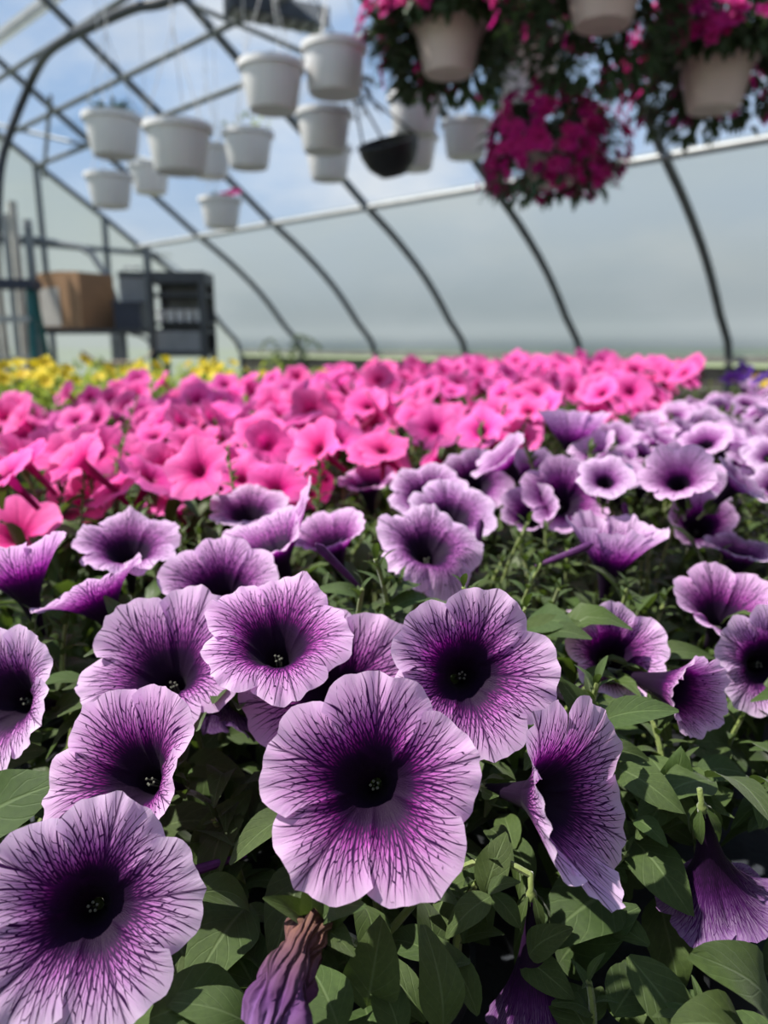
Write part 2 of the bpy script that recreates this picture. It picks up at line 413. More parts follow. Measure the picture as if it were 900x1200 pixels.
# boards at the foot of the wall in view
base_r = tag(empty('baseboard_right', G(6.0, 0, 0), TH), 'weathered boards along the foot of the side wall', kind='structure')
Lb = SF - SB
for k in range(5):
    for j in range(3):
        l = Lb / 3
        MB().box((0.045 + 0.006 * ((k + j) % 2), SB + l * (j + 0.5), 0.085 + 0.172 * k), (0.04, l - 0.012, 0.165)).obj('plank', WOOD, base_r)
MB().box((0.02, (SB + SF) / 2, 0.915), (0.10, Lb, 0.055)).obj('sill_rail', WOODL, base_r)

# floor and the ground outside
def quad(name, pts, mat): return obj(name, mesh_from(name, pts, [tuple(range(len(pts)))], mat, None, False))
tag(quad('floor', [G(-3.1, SB, 0.0), G(6.0, SB, 0.0), G(6.0, SF, 0.0), G(-3.1, SF, 0.0)], GRAVEL), 'dark gravel floor of the greenhouse', kind='structure')
tag(quad('ground', [(-120, -120, -0.04), (120, -120, -0.04), (120, 120, -0.04), (-120, 120, -0.04)], GRASS), 'grassy ground outside the greenhouse', kind='structure')

def inner(px, py, gap):
    d = 2.0
    while d < 12:
        v = at(px, py, d); p, s_ = ps(v)
        if v.z > roof_z(p) - gap: break
        d += 0.02
    return at(px, py, min(d, 6.3))
def roof_z(p): return float(np.interp(-p, [-x[0] for x in half], [x[1] for x in half]))
# bent black water pipe from the roof down to the rack
pp = [inner(x, y, 0.16) for x, y in ((330, -60), (200, 0), (158, 9), (110, 30), (78, 46), (56, 62), (42, 84))] + [ at(30, 110, 6.2), at(14, 150, 6.25), at(2, 190, 6.3), at(-2, 240, 6.3), at(-2, 330, 6.3)]
pp.append(Vector((pp[-1].x, pp[-1].y, 0.02)))
P2 = [Vector((v.x, v.y, v.z)) for v in pp]
sm = []
for i in range(len(P2) - 1):
    a, b, c, d = P2[max(i - 1, 0)], P2[i], P2[i + 1], P2[min(i + 2, len(P2) - 1)]
    for k in range(5):
        t = k / 5
        sm.append(0.5 * ((2 * b) + (c - a) * t + (2 * a - 5 * b + 4 * c - d) * t * t + (3 * b - a - 3 * c + d) * t ** 3))
sm.append(P2[-1])
tag(MB().tube(sm, 0.034, 12).obj('water_pipe', PIPEK), 'dark bent pipe curving down from the roof at the far left', 'pipe')

# slim roof light fitting
lt = tag(empty('batten_light', at(28, 22, 6.5), TH), 'long pale batten light slung under the roof at top left', 'light fitting')
MB().box((0, 0, 0), (0.10, 1.5, 0.05)).obj('housing', STEEL_L, lt)
MB().tube([(0, -0.72, -0.045), (0, 0.72, -0.045)], 0.022, 10).obj('tube', POTW, lt)
for y in (-0.6, 0.6): MB().tube([(0, y, 0.02), (0, y, 0.34)], 0.006, 6).obj('hanger_rod', STEEL, lt)
# dark box of an air blower under the roof
bl = tag(empty('air_blower', at(325, 14, 4.6), TH - 1.9), 'dark grey blower box fixed under the roof pipes', 'blower')
MB().box((0, 0, 0), (0.18, 0.62, 0.10)).obj('housing', DARK, bl)
for k in range(7): MB().box((0, -0.26 + 0.085 * k, -0.056), (0.15, 0.05, 0.012)).obj('louvre', GREYP, bl)
for y in (-0.22, 0.22): MB().tube([(0, y, 0.04), (0, y, 0.36)], 0.008, 6).obj('hanger_rod', STEEL, bl)

# ================================================================== FLOWER AND LEAF MESHES
def corolla(name, seed, mat, R=0.040, L=0.046, cup=0.0, bends=(0, 0, 0, 0, 0), sizes=(1, 1, 1, 1, 1), depth=0.016, ruffle=1.0, nl=16, nt=7, nq=16, throat=0.0095, notch=0.19, close=0.0, qpow=1.0):
    """funnel flower, axis +Z, origin in the throat; five lobes; lobe 0 points to +X, counted counter-clockwise"""
    rng = random.Random(seed)
    V = []; F = []; UVv = []; UVl = []
    vs = [i / nt for i in range(nt)]
    qs = [(i / nq) for i in range(nq + 1)]
    ph = [[rng.uniform(0, 6.28) for _ in range(6)] for _ in range(5)]
    tw = [rng.uniform(0.6, 1.0) * rng.choice((1, 1, -1)) for _ in range(5)]
    szs = [s * rng.uniform(0.96, 1.04) for s in sizes]
    def lerp_arr(arr, phi):
        x = phi / (2 * PI / 5); i = math.floor(x); f = x - i; f = f * f * (3 - 2 * f)
        return arr[i % 5] * (1 - f) + arr[(i + 1) % 5] * f
    for lobe in range(5):
        c0 = lobe * 2 * PI / 5
        base = len(V); info = []
        for row in range(nt + nq + 1):
            tube = row < nt
            for k in range(nl + 1):
                u = -1 + 2 * k / nl
                dphi = u * PI / 5
                if tube:
                    v = vs[row]; phi = c0 + dphi
                    r = 0.0024 + (throat * 0.72 - 0.0024) * v ** 1.5
                    z = -L + (L - depth - 0.004) * v
                    q = 0.0; x = r / R; 
                    V.append((r * math.cos(phi), r * math.sin(phi), z))
                else:
                    q = qs[row - nt]
                    out = szs[lobe] if abs(u) < 0.6 else szs[lobe] + (lerp_arr(szs, c0 + dphi) - szs[lobe]) * ((abs(u) - 0.6) / 0.4)
                    lobe_r = R * out * (1 - notch * abs(u) ** 4.5 + 0.028 * math.exp(-(u / 0.09) ** 2))
                    lobe_r *= 1 + q ** 3 * ruffle * (0.022 * math.sin(5 * u + ph[lobe][0]) + 0.013 * math.sin(11 * u + ph[lobe][1]) + 0.006 * math.sin(23 * u + ph[lobe][5]))
                    r0 = throat * 0.72
                    r = r0 + (lobe_r * (1 - close * q * 0.5) - r0) * q ** 1.05
                    ov = max(0.0, (q - 0.68) / 0.32) ** 1.4
                    phi = c0 + dphi * (1 + 0.10 * ov * abs(u) ** 3)
                    z = -(depth + 0.004) * (1 - q) ** 2.3
                    z += cup * R * q ** 1.8
                    z += lerp_arr(bends, c0 + dphi) * R * q ** 2
                    z += q ** 2.2 * R * ruffle * (0.045 * math.cos(u * PI) * (0.4 + 0.5 * abs(tw[lobe])) + 0.030 * math.sin(4.5 * u + ph[lobe][2]) * (1 - u * u) ** 0.5 + 0.018 * math.sin(9 * u + ph[lobe][3]) * (1 - u * u))
                    z += q ** 4 * ruffle * R * 0.022 * math.sin(17 * u + ph[lobe][4]) * (1 - abs(u) ** 3)
                    z += 0.05 * R * ov * u * abs(u) ** 2
                    z -= 0.030 * R * math.exp(-(u / 0.10) ** 2) * q
                    V.append((r * math.cos(phi), r * math.sin(phi), z))
                rho = max(0.16, math.hypot(V[-1][0], V[-1][1]) / R)
                info.append((u, q, rho, dphi))
        w = nl + 1
        for i in range(nt + nq):
            for k in range(nl):
                f = (base + i * w + k, base + i * w + k + 1, base + (i + 1) * w + k + 1, base + (i + 1) * w + k)
                F.append(f)
                side = 0 if k < nl // 2 else 1
                for vi in f:
                    u, q, rho, dphi = info[vi - base]
                    lr = math.log(rho)
                    UVv.append((14.0 * (abs(dphi) - 0.24 * lr) + 17.3 * (lobe * 2 + side), 3.0 * lr + 5.1 * lobe))
                    UVl.append((abs(u), q ** qpow))
    me = mesh_from(name, V, F, mat, {'vein': UVv, 'lobe': UVl})
    import bmesh
    bm = bmesh.new(); bm.from_mesh(me); bmesh.ops.remove_doubles(bm, verts=bm.verts, dist=1e-5); bm.to_mesh(me); bm.free()
    me.polygons.foreach_set('use_smooth', [True] * len(me.polygons)); me.update()
    return me

def leaf_geo(width=0.42, fold=0.18, droop=0.25, twist=0.0, nu=4, nv=9, point=1.0, wave=0.0):
    """unit-length leaf along +X, upper side +Z"""
    V = []; F = []; UV = []
    for j in range(nv + 1):
        t = j / nv
        w = width * 0.5 * (math.sin(PI * min(1, (t * 0.96 + 0.02)) ** 0.85)) ** (0.75 * point) * (1 - 0.15 * t)
        if t < 0.12: w = max(w * (t / 0.12) ** 0.7, 0.03)
        x = t * (1 - 0.12 * droop * t); zc = 0.10 * math.sin(PI * t) - droop * t * t
        for i in range(nu + 1):
            a = -1 + 2 * i / nu
            tw = twist * t * a * w
            V.append((x, a * w, zc + fold * abs(a) ** 1.3 * w * 1.2 + tw + wave * 0.04 * math.sin(9 * t + 2 * a) * abs(a)))
    for j in range(nv):
        for i in range(nu):
            f = (j * (nu + 1) + i, (j + 1) * (nu + 1) + i, (j + 1) * (nu + 1) + i + 1, j * (nu + 1) + i + 1)
            F.append(f)
            for vi in f: UV.append((-1 + 2 * (vi % (nu + 1)) / nu, (vi // (nu + 1)) / nv))
    return np.array(V), F, UV
LV = [leaf_geo(0.50, 0.22, 0.18, 0.0), leaf_geo(0.56, 0.12, 0.35, 0.3), leaf_geo(0.44, 0.30, 0.10, -0.3), leaf_geo(0.60, 0.08, 0.22, 0.0, wave=1), leaf_geo(0.38, 0.25, 0.42, 0.2), leaf_geo(0.30, 0.30, 0.15, 0.1)]
LOW = [leaf_geo(0.50, 0.22, 0.18, 0.0, 2, 4), leaf_geo(0.56, 0.12, 0.40, 0.3, 2, 4), leaf_geo(0.36, 0.30, 0.10, -0.2, 2, 4)]
LEAF_ME = [mesh_from('leaf', v, f, LEAF, {'leaf': u}) for v, f, u in LV]

def leaves_mesh(name, items, mat, geo=LOW, extra=None):
    """many leaves (matrix, variant) joined; extra = MB of stems in a second material"""
    V = []; F = []; UV = []; n = 0; mi = []
    for M, k in items:
        v, f, u = geo[k % len(geo)]
        A = np.array(M)
        w = v @ A[:3, :3].T + A[:3, 3]
        V += [tuple(x) for x in w]; F += [tuple(i + n for i in q) for q in f]; UV += u; n += len(v); mi += [0] * len(f)
    if extra:
        V += extra.V; F += [tuple(i + n for i in q) for q in extra.F]; mi += [1] * len(extra.F)
        for q in extra.F: UV += [(0.5, 0.5)] * len(q)
    me = mesh_from(name, V, F, mat, {'leaf': UV})
    if extra:
        me.materials.append(STEM); me.polygons.foreach_set('material_index', mi)
    return me
def frame(loc, direction, up=(0, 0, 1), scale=1.0, roll=0.0):
    x = Vector(direction).normalized(); up = Vector(up)
    y = up.cross(x)
    if y.length < 1e-4: y = Vector((0, 1, 0)).cross(x)
    y.normalize(); z = x.cross(y)
    M = Matrix((x, y, z)).transposed()
    if roll: M = M @ Matrix.Rotation(roll, 3, 'X')
    M = (M * scale).to_4x4(); M.translation = Vector(loc); return M

def shoot_layout(rng, h=0.09, n=13, big=0.030, small=0.013):
    """positions of the leaves of an upright shoot; tight rosette at the tip"""
    lean = Vector((rng.uniform(-0.25, 0.25), rng.uniform(-0.25, 0.25), 1)).normalized()
    bend = Vector((rng.uniform(-0.3, 0.3), rng.uniform(-0.3, 0.3), 0)) * h
    axis = lambda t: lean * h * t + bend * t * t
    out = []
    for i in range(n):
        t = 0.15 + 0.85 * (i / (n - 1)) ** 0.75
        a = i * 2.4 + rng.uniform(-0.3, 0.3)
        el = 0.15 + 0.95 * t ** 2 + rng.uniform(-0.15, 0.15)
        d = Vector((math.cos(a) * math.cos(el), math.sin(a) * math.cos(el), math.sin(el)))
        sz = (big + (small - big) * t ** 1.4) * rng.uniform(0.8, 1.2)
        out.append((axis(t), d, sz, rng.randrange(6) if t < 0.7 else 5))
    return axis, out
def shoot_stem(axis, r=0.0018):
    return MB().tube([axis(t / 6) for t in range(7)], [r * (1.2 - 0.5 * t / 6) for t in range(7)], 6)
rng = random.Random(3)
SHOOTS = []
for k in range(6):
    ax, lay = shoot_layout(rng, rng.uniform(0.07, 0.10), 15)
    SHOOTS.append(leaves_mesh('shoot', [(frame(p, d, (0, 0, 1), s), v) for p, d, s, v in lay], LEAF, LOW, shoot_stem(ax)))
def mound(name, rng, mat, n=110, rad=0.075, h=0.06, sz=(0.022, 0.040)):
    it = []
    for i in range(n):
        a = rng.uniform(0, 2 * PI); r = rad * math.sqrt(rng.random()); z = h * (1 - (r / rad) ** 2 * 0.5) * rng.uniform(0.15, 1.0)
        el = rng.uniform(-0.3, 0.8)
        b = a + rng.uniform(-1, 1)
        it.append((frame((r * math.cos(a), r * math.sin(a), z), (math.cos(b) * math.cos(el), math.sin(b) * math.cos(el), math.sin(el)), (0, 0, 1), rng.uniform(*sz)), rng.randrange(3)))
    return leaves_mesh(name, it, mat)
MOUNDS = [mound('foliage', rng, LEAF) for _ in range(4)]
MOUNDSY = [mound('foliage', rng, LEAFY, 120, 0.09, 0.09, (0.02, 0.04)) for _ in range(3)]

def calyx_mesh(ped=0.035, name='calyx', bendv=(0.0, 0.0)):
    m = MB()
    z0 = -0.046
    it = []
    for k in range(5):
        a = 2 * PI * k / 5
        it.append((frame((0.0022 * math.cos(a), 0.0022 * math.sin(a), z0 - 0.002), (0.35 * math.cos(a), 0.35 * math.sin(a), 0.9), (math.cos(a), math.sin(a), 0), 0.016), 2))
    m.tube([(0, 0, z0 + 0.002), (0, 0, z0 - 0.003), (bendv[0] * 0.3, bendv[1] * 0.3, z0 - ped * 0.4), (bendv[0], bendv[1], z0 - ped)], [0.0026, 0.0024, 0.0013, 0.0013], 6)
    return leaves_mesh(name, it, LEAF, LOW, m)
CALYX = calyx_mesh(0.012)
def stamens_mesh():
    m = MB(); rg = random.Random(8)
    for k in range(5):
        a = 2 * PI * k / 5 + 0.3; r = 0.0016
        x, y, z = r * math.cos(a), r * math.sin(a), -0.0195 + rg.uniform(-0.0012, 0.0012)
        m.tube([(x * 0.3, y * 0.3, -0.040), (x, y, z)], 0.0003, 5)
        m.lathe([(0.0001, -0.0006), (0.0006, -0.0003), (0.0006, 0.0003), (0.0001, 0.0006)], 7, (x, y, z))
    return m.mesh('stamens', ANTHER)
STAMENS = stamens_mesh()
def potmesh():
    return MB().lathe([(0.0005, 0.0), (0.036, 0.0), (0.036, 0.002), (0.046, 0.062), (0.049, 0.062), (0.049, 0.072), (0.0465, 0.072), (0.0445, 0.060), (0.0005, 0.060)], 20).mesh('pot', POTK)
NPOT = potmesh()

# ================================================================== BENCH
BZ = 0.69
bench = tag(empty('potting_bench', G(1.35, 1.5, 0), TH), 'wide dark cloth-covered bench carrying all the bedding plants', 'bench')
MB().box((0, 0, BZ - 0.02), (3.3, 4.6, 0.04)).obj('bench_top', BENCH, bench)
for sx in (-1, 1): MB().box((sx * 1.66, 0, BZ - 0.03), (0.03, 4.64, 0.12)).obj('side_board', WOOD, bench)
for x in (-1.5, 0, 1.5):
    for y in (-2.1, -0.7, 0.7, 2.1): MB().box((x, y, (BZ - 0.05) / 2), (0.07, 0.07, BZ - 0.05)).obj('leg', WOOD, bench)

# ================================================================== PLANTS
PLANTS = {}
CELL = 0.145
def free(kind, i, j):
    if any((k, i, j) in PLANTS for k in ('purple', 'pink', 'yellow', 'pansy') if k != kind): return False
    x, y, k = project(G((i + 0.5) * CELL, (j + 0.5) * CELL, 0.75))
    return k > 0.30
def plant_at(kind, pos, name):
    p, s = ps(pos)
    i, j = math.floor(p / CELL), math.floor(s / CELL)
    key = (kind, i, j)
    if key not in PLANTS and not free(kind, i, j):     # that spot is taken by another kind: join the nearest own plant or free spot
        c = [(abs((a + .5) * CELL - p) + abs((b + .5) * CELL - s), a, b) for a in range(i - 3, i + 4) for b in range(j - 3, j + 4) if (kind, a, b) in PLANTS or free(kind, a, b)]
        _, i, j = min(c); key = (kind, i, j)
    if key not in PLANTS:
        c = G((i + 0.5) * CELL, (j + 0.5) * CELL, BZ)
        e = empty(name, c)
        obj('pot', NPOT, e)
        PLANTS[key] = e
    return PLANTS[key], key
def quat_to(n, roll):
    return Vector(n).normalized().to_track_quat('Z', 'Y') @ Quaternion((0, 0, 1), roll)
def roll_for(n, deg):
    """roll so that lobe 0 points deg (counter-clockwise from image right) as seen from the camera"""
    q = Vector(n).normalized().to_track_quat('Z', 'Y')
    t = math.radians(deg); want = Vector((math.cos(t), 0, math.sin(t)))
    loc = q.inverted() @ want
    return math.atan2(loc.y, loc.x)
def dvec(n): return Vector((n[0], -n[2], n[1])).normalized()   # (right, up, towards the camera)

HEROES = []   # (px, py, depth, radius px) for keeping stray growth out of the way
FLOWERS = []
def hero(px, py, D, Rr, n, deg=90, mat=None, stem=True, **kw):
    pos = at(px, py, D); nv = dvec(n)
    pl, key = plant_at('purple', pos - nv * 0.02, 'purple_petunia')
    me = corolla('flower', int(px * 7 + py), mat or PURPLE, R=Rr, **kw)
    q = quat_to(nv, roll_for(nv, deg))
    o = obj('flower', me, pl, pos - pl.location, q)
    obj('calyx', CALYX, o); obj('stamens', STAMENS, o)
    if stem:
        b = pos - nv * (0.046 + 0.011); c = pl.location + Vector((0, 0, 0.07))
        mid = (b * 0.6 + c * 0.4) - nv * 0.04
        pts = bez(b, mid, c, 8)
        MB().tube([v - pl.location for v in pts], [0.0014 + 0.0007 * i / 8 for i in range(9)], 6).obj('stem', STEM, pl)
    HEROES.append((px, py, D, Rr / D * F_PX))
    return o

# --- the large blooms in front
hero(437, 922, 0.285, 0.0425, (-0.02, 0.52, 0.86), 88, ruffle=0.9, nl=24, nq=24, sizes=(0.98, 1.0, 1.0, 1.02, 1.0), bends=(0.02, -0.02, 0.03, 0.0, -0.03))
hero(103, 1066, 0.275, 0.0405, (0.26, 0.62, 0.80), 74, nl=24, nq=24, bends=(-0.03, -0.05, 0.0, 0.02, -0.05), ruffle=0.9)
hero(549, 788, 0.345, 0.0390, (0.05, 0.48, 0.86), 70, nl=24, nq=22, sizes=(1, 0.95, 0.9, 1.0, 1.12), bends=(0, 0.05, 0, -0.05, 0))
hero(323, 740, 0.360, 0.0350, (0.02, 0.90, 0.44), 82, nl=24, nq=22, bends=(0.05, 0.05, -0.12, -0.30, -0.15), ruffle=1.3)
hero(394, 812, 0.392, 0.0480, (0.03, 0.60, 0.80), 110, nl=22, nq=20, bends=(0.02, 0.05, 0.05, 0.0, 0.1))
hero(190, 778, 0.385, 0.0430, (-0.10, 0.84, 0.52), 78, nl=22, nq=20, bends=(0.22, 0.20, -0.10, -0.10, -0.05), ruffle=1.3)
hero(145, 908, 0.335, 0.0405, (-0.34, 0.62, 0.70), 64, nl=22, nq=20, bends=(0.15, 0.10, 0.02, 0.0, 0.25), sizes=(1.08, 1.0, 1.0, 1.0, 0.9))
hero(-4, 818, 0.385, 0.0400, (-0.30, 0.50, 0.80), 60, nl=20, nq=18, bends=(0.1, 0.05, 0, 0, 0.2))
hero(664, 940, 0.315, 0.0420, (0.56, 0.30, 0.66), 105, nl=24, nq=22, bends=(0.05, 0.55, 0.6, -0.05, -0.05), sizes=(1.0, 0.9, 0.85, 1.05, 1.1))
# --- second rank
hero(838, 1046, 0.350, 0.0270, (0.22, -0.90, -0.05), 90, mat=DUSK, stem=False, nl=14, nq=12, cup=0.15)
hero(808, 812, 0.400, 0.0220, (0.45, 0.15, 0.80), 100, nl=16, nq=12, cup=0.35, ruffle=1.8)
hero(906, 778, 0.445, 0.0350, (-0.05, 0.40, 0.85), 80, nl=16, nq=14, bends=(0, 0.1, 0.1, 0, 0))
hero(852, 712, 0.500, 0.0360, (0.05, 0.82, 0.40), 90, nl=16, nq=14, cup=0.2)
hero(722, 764, 0.440, 0.0300, (0.0, 0.62, 0.70), 90, nl=16, nq=14, cup=0.15)
hero(668, 770, 0.52, 0.0330, (-0.25, 0.60, 0.70), 80, nl=14, nq=12)
hero(716, 645, 0.560, 0.0370, (0.10, 0.98, -0.02), 90, nl=16, nq=14, cup=0.55, ruffle=1.5)
hero(663, 582, 0.640, 0.0385, (0.02, 0.66, 0.76), 92, nl=16, nq=14, cup=0.1)
hero(672, 508, 0.780, 0.0370, (0.05, 1.0, -0.1), 90, nl=14, nq=12, cup=0.6)
hero(822, 612, 0.640, 0.0280, (-0.15, 0.62, 0.75), 90, nl=14, nq=12, cup=0.2)
hero(868, 640, 0.600, 0.0290, (0.1, 0.95, 0.1), 60, nl=14, nq=12)
hero(850, 535, 0.860, 0.0290, (0.0, 0.6, 0.8), 90, nl=12, nq=10)
hero(532, 596, 0.610, 0.0370, (0.10, 0.82, 0.40), 90, nl=16, nq=14)
hero(505, 632, 0.520, 0.0370, (0.12, 0.88, 0.42), -80, nl=18, nq=16, bends=(-0.75, -0.2, 0, 0, -0.3), ruffle=1.4)
hero(318, 630, 0.520, 0.0450, (-0.28, 0.93, 0.12), 12, nl=18, nq=16, cup=0.0, bends=(0.75, 0.10, 0.05, -0.05, 0.0), sizes=(0.9, 1, 1.05, 1.0, 0.85))
hero(256, 684, 0.470, 0.0365, (0.0, 0.72, 0.55), 90, nl=18, nq=16, cup=0.05)
hero(150, 634, 0.520, 0.0360, (0.12, 0.90, 0.35), 90, nl=16, nq=14, ruffle=1.5)
hero(290, 592, 0.620, 0.0330, (0.0, 0.85, 0.30), 90, nl=14, nq=12)
hero(22, 668, 0.480, 0.0350, (-0.30, 0.90, -0.15), 60, nl=14, nq=12, cup=0.4)
hero(108, 690, 0.470, 0.0370, (-0.45, 0.85, -0.12), 20, nl=16, nq=14, cup=0.1)
hero(250, 838, 0.410, 0.0290, (-0.10, -0.62, 0.45), 90, mat=DUSK, nl=14, nq=12, ruffle=1.8, cup=0.2)
hero(628, 1172, 0.330, 0.0240, (0.05, -0.92, 0.15), 90, mat=DUSK, nl=12, nq=10, cup=0.5)
hero(385, 628, 0.560, 0.030, (-0.2, 0.8, 0.2), 90, nl=14, nq=12, cup=0.2)
hero(560, 560, 0.72, 0.036, (0.1, 0.62, 0.6), 80, nl=14, nq=12)
hero(500, 575, 0.66, 0.036, (-0.1, 0.75, 0.5), 80, nl=14, nq=12)

hero(760, 556, 0.80, 0.030, (0.1, 0.8, 0.4), 80, nl=12, nq=10)
hero(622, 600, 0.64, 0.026, (-0.3, 0.7, 0.5), 80, nl=12, nq=10, cup=0.3)
hero(430, 560, 0.74, 0.030, (-0.1, 0.9, 0.2), 80, nl=12, nq=10)
# --- withered bloom
def wither():
    top = at(372, 1088, 0.285); bot = at(322, 1205, 0.262)
    pl, key = plant_at('purple', top, 'purple_petunia')
    rg = random.Random(5)
    pts = bez(top, at(352, 1085, 0.275), bot, 22)
    V = []; F = []; uv1 = []; uv2 = []; n = 26; info = []
    ref = Vector((1, 0, 0))
    for i, p in enumerate(pts):
        t = i / 22
        d = (pts[min(i + 1, 22)] - pts[max(i - 1, 0)]).normalized(); ref = (ref - d * ref.dot(d)).normalized(); b = d.cross(ref)
        r = 0.0060 + 0.0010 * math.sin(3 * t) + 0.0060 * max(0, t - 0.5) ** 1.2 * 2.0
        if i == 0: r = 0.002
        if i == 1: r = 0.0055
        for k in range(n):
            a = 2 * PI * k / n
            rr = r * (1 + 0.20 * math.sin(5 * a + 9 * t) + 0.15 * math.sin(8 * a - 13 * t + 1) + 0.08 * math.sin(23 * t + 3 * a) + 0.10 * math.sin(14 * t + 2 * a) * t + 0.25 * t * t * math.sin(3 * a + 9 * t))
            V.append(p + (ref * math.cos(a) + b * math.sin(a)) * rr - pl.location); info.append((k / n, t))
    for i in range(22):
        for k in range(n):
            f = (i * n + k, i * n + (k + 1) % n, (i + 1) * n + (k + 1) % n, (i + 1) * n + k); F.append(f)
            for vi in f:
                kk, t = info[vi]
                if k == n - 1 and kk == 0: kk = 1.0
                uv1.append((kk * 3, t * 1.2)); uv2.append((kk, t))
    o = obj('withered_flower', mesh_from('withered_flower', V, F, WILT, {'vein': uv1, 'lobe': uv2}), pl)
    o['label'] = 'shrivelled brown and purple dead bloom'
    q = (top - at(352, 1100, 0.27)).normalized()
    HEROES.append((345, 1130, 0.275, 40))
    MB().tube([v - pl.location for v in bez(top, at(405, 1090, 0.30), pl.location + Vector((0, 0, 0.07)), 8)], 0.0019, 6).obj('stem', STEM, pl)
wither()

# --- single large leaves: tail pixel, tip pixel, depths, variant, roll
def hleaf(x0, y0, d0, x1, y1, d1, var, roll=0.0, wide=1.0):
    a, b = at(x0, y0, d0), at(x1, y1, d1)
    pl, key = plant_at('purple', (a + b) / 2, 'purple_petunia')
    L = (b - a).length
    up = (CAM - (a + b) / 2).normalized() * 0.6 + Vector((0, 0, 0.6))
    M = frame(a - pl.location, b - a, up, 1.0, roll)
    o = obj('leaf', LEAF_ME[var], pl, M.translation, M.to_quaternion(), (L, L * wide, L))
    return o
HL = [(-40, 985, .36, 48, 908, .34, 3, 0.1, 1.0), (-30, 905, .40, 40, 868, .40, 1, 0, 1.0), (225, 1010, .37, 292, 925, .38, 1, 0.3, .8), (180, 975, .40, 262, 955, .38, 0, 0, .9),
      (290, 1060, .34, 222, 1150, .30, 3, 0, 1.15), (175, 1195, .27, 305, 1150, .30, 3, 0.1, .95), (300, 1205, .28, 205, 1160, .27, 1, 0, .9),
      (362, 1086, .288, 314, 1050, .275, 2, 0, .75), (366, 1080, .288, 366, 1018, .275, 5, 0, 1.1), (372, 1084, .290, 418, 1040, .285, 3, 0.2, 1.0), (378, 1088, .288, 412, 1112, .272, 0, 0, 1.1), (384, 1078, .290, 402, 1046, .272, 1, 0, .9),
      (430, 1180, .30, 445, 1092, .29, 3, 0.2, 1.1), (470, 1215, .29, 440, 1130, .30, 1, 0, 1.1), (520, 1210, .29, 505, 1085, .30, 3, 0.3, .9), (560, 1190, .30, 508, 1088, .31, 0, 0.3, .75), (400, 1210, .28, 360, 1120, .30, 3, 0, 1.2), (335, 1200, .30, 390, 1140, .30, 1, 0, 1),
      (568, 1048, .33, 590, 978, .33, 3, 0, 1.0), (575, 1050, .32, 520, 1090, .31, 1, 0, 1.0), (578, 1048, .32, 612, 1085, .31, 3, 0, 1.0), (572, 1045, .32, 604, 1030, .31, 0, 0, .9),
      (720, 1045, .36, 640, 1090, .33, 3, 0, 1.2), (655, 1130, .36, 720, 1060, .34, 1, 0, 1.2), (620, 1120, .32, 655, 1085, .31, 1, 0, 1.1), (610, 1120, .33, 670, 1165, .31, 3, 0.2, 1.0),
      (742, 985, .37, 806, 1058, .33, 3, 0.1, 1.0), (770, 1050, .38, 800, 1165, .35, 3, 0, 1.0), (905, 1195, .29, 845, 1108, .27, 3, 0.2, 1.0), (840, 1200, .30, 785, 1165, .30, 1, 0, 1.3), (880, 1215, .28, 800, 1190, .27, 3, 0, 1.2),
      (705, 845, .36, 790, 826, .34, 0, 0.1, .9), (690, 858, .37, 665, 798, .36, 3, 0, .9), (722, 900, .36, 798, 942, .33, 3, 0.1, .85), (700, 880, .37, 760, 880, .36, 1, 0, .9), (790, 940, .38, 796, 890, .36, 3, 0, 1.0), (800, 930, .37, 855, 945, .36, 1, 0, .9), (795, 925, .38, 836, 960, .35, 3, 0.2, 1.0), (790, 935, .38, 758, 955, .35, 1, 0, 1.0), (815, 905, .40, 880, 900, .40, 3, 0, 1.0), (745, 960, .36, 780, 985, .34, 0, 0, 1.0),
      (610, 750, .44, 665, 718, .42, 1, 0, 0.8), (615, 735, .45, 660, 720, .42, 3, 0, 1.2), (640, 742, .43, 690, 742, .41, 0, 0, .9), (760, 770, .46, 830, 755, .44, 4, 0, 1), (500, 700, .46, 440, 712, .44, 4, 0, .9), (425, 700, .46, 370, 680, .45, 4, 0, .9), (60, 840, .42, 110, 815, .41, 0, 0, .9), (215, 900, .42, 280, 900, .40, 0, 0, 1.0), (200, 930, .41, 250, 990, .40, 4, 0, 1.0), (720, 1190, .31, 765, 1120, .33, 1, 0, 1.2), (690, 1210, .31, 640, 1140, .33, 3, 0, 1.2)]
for h in HL: hleaf(*h)

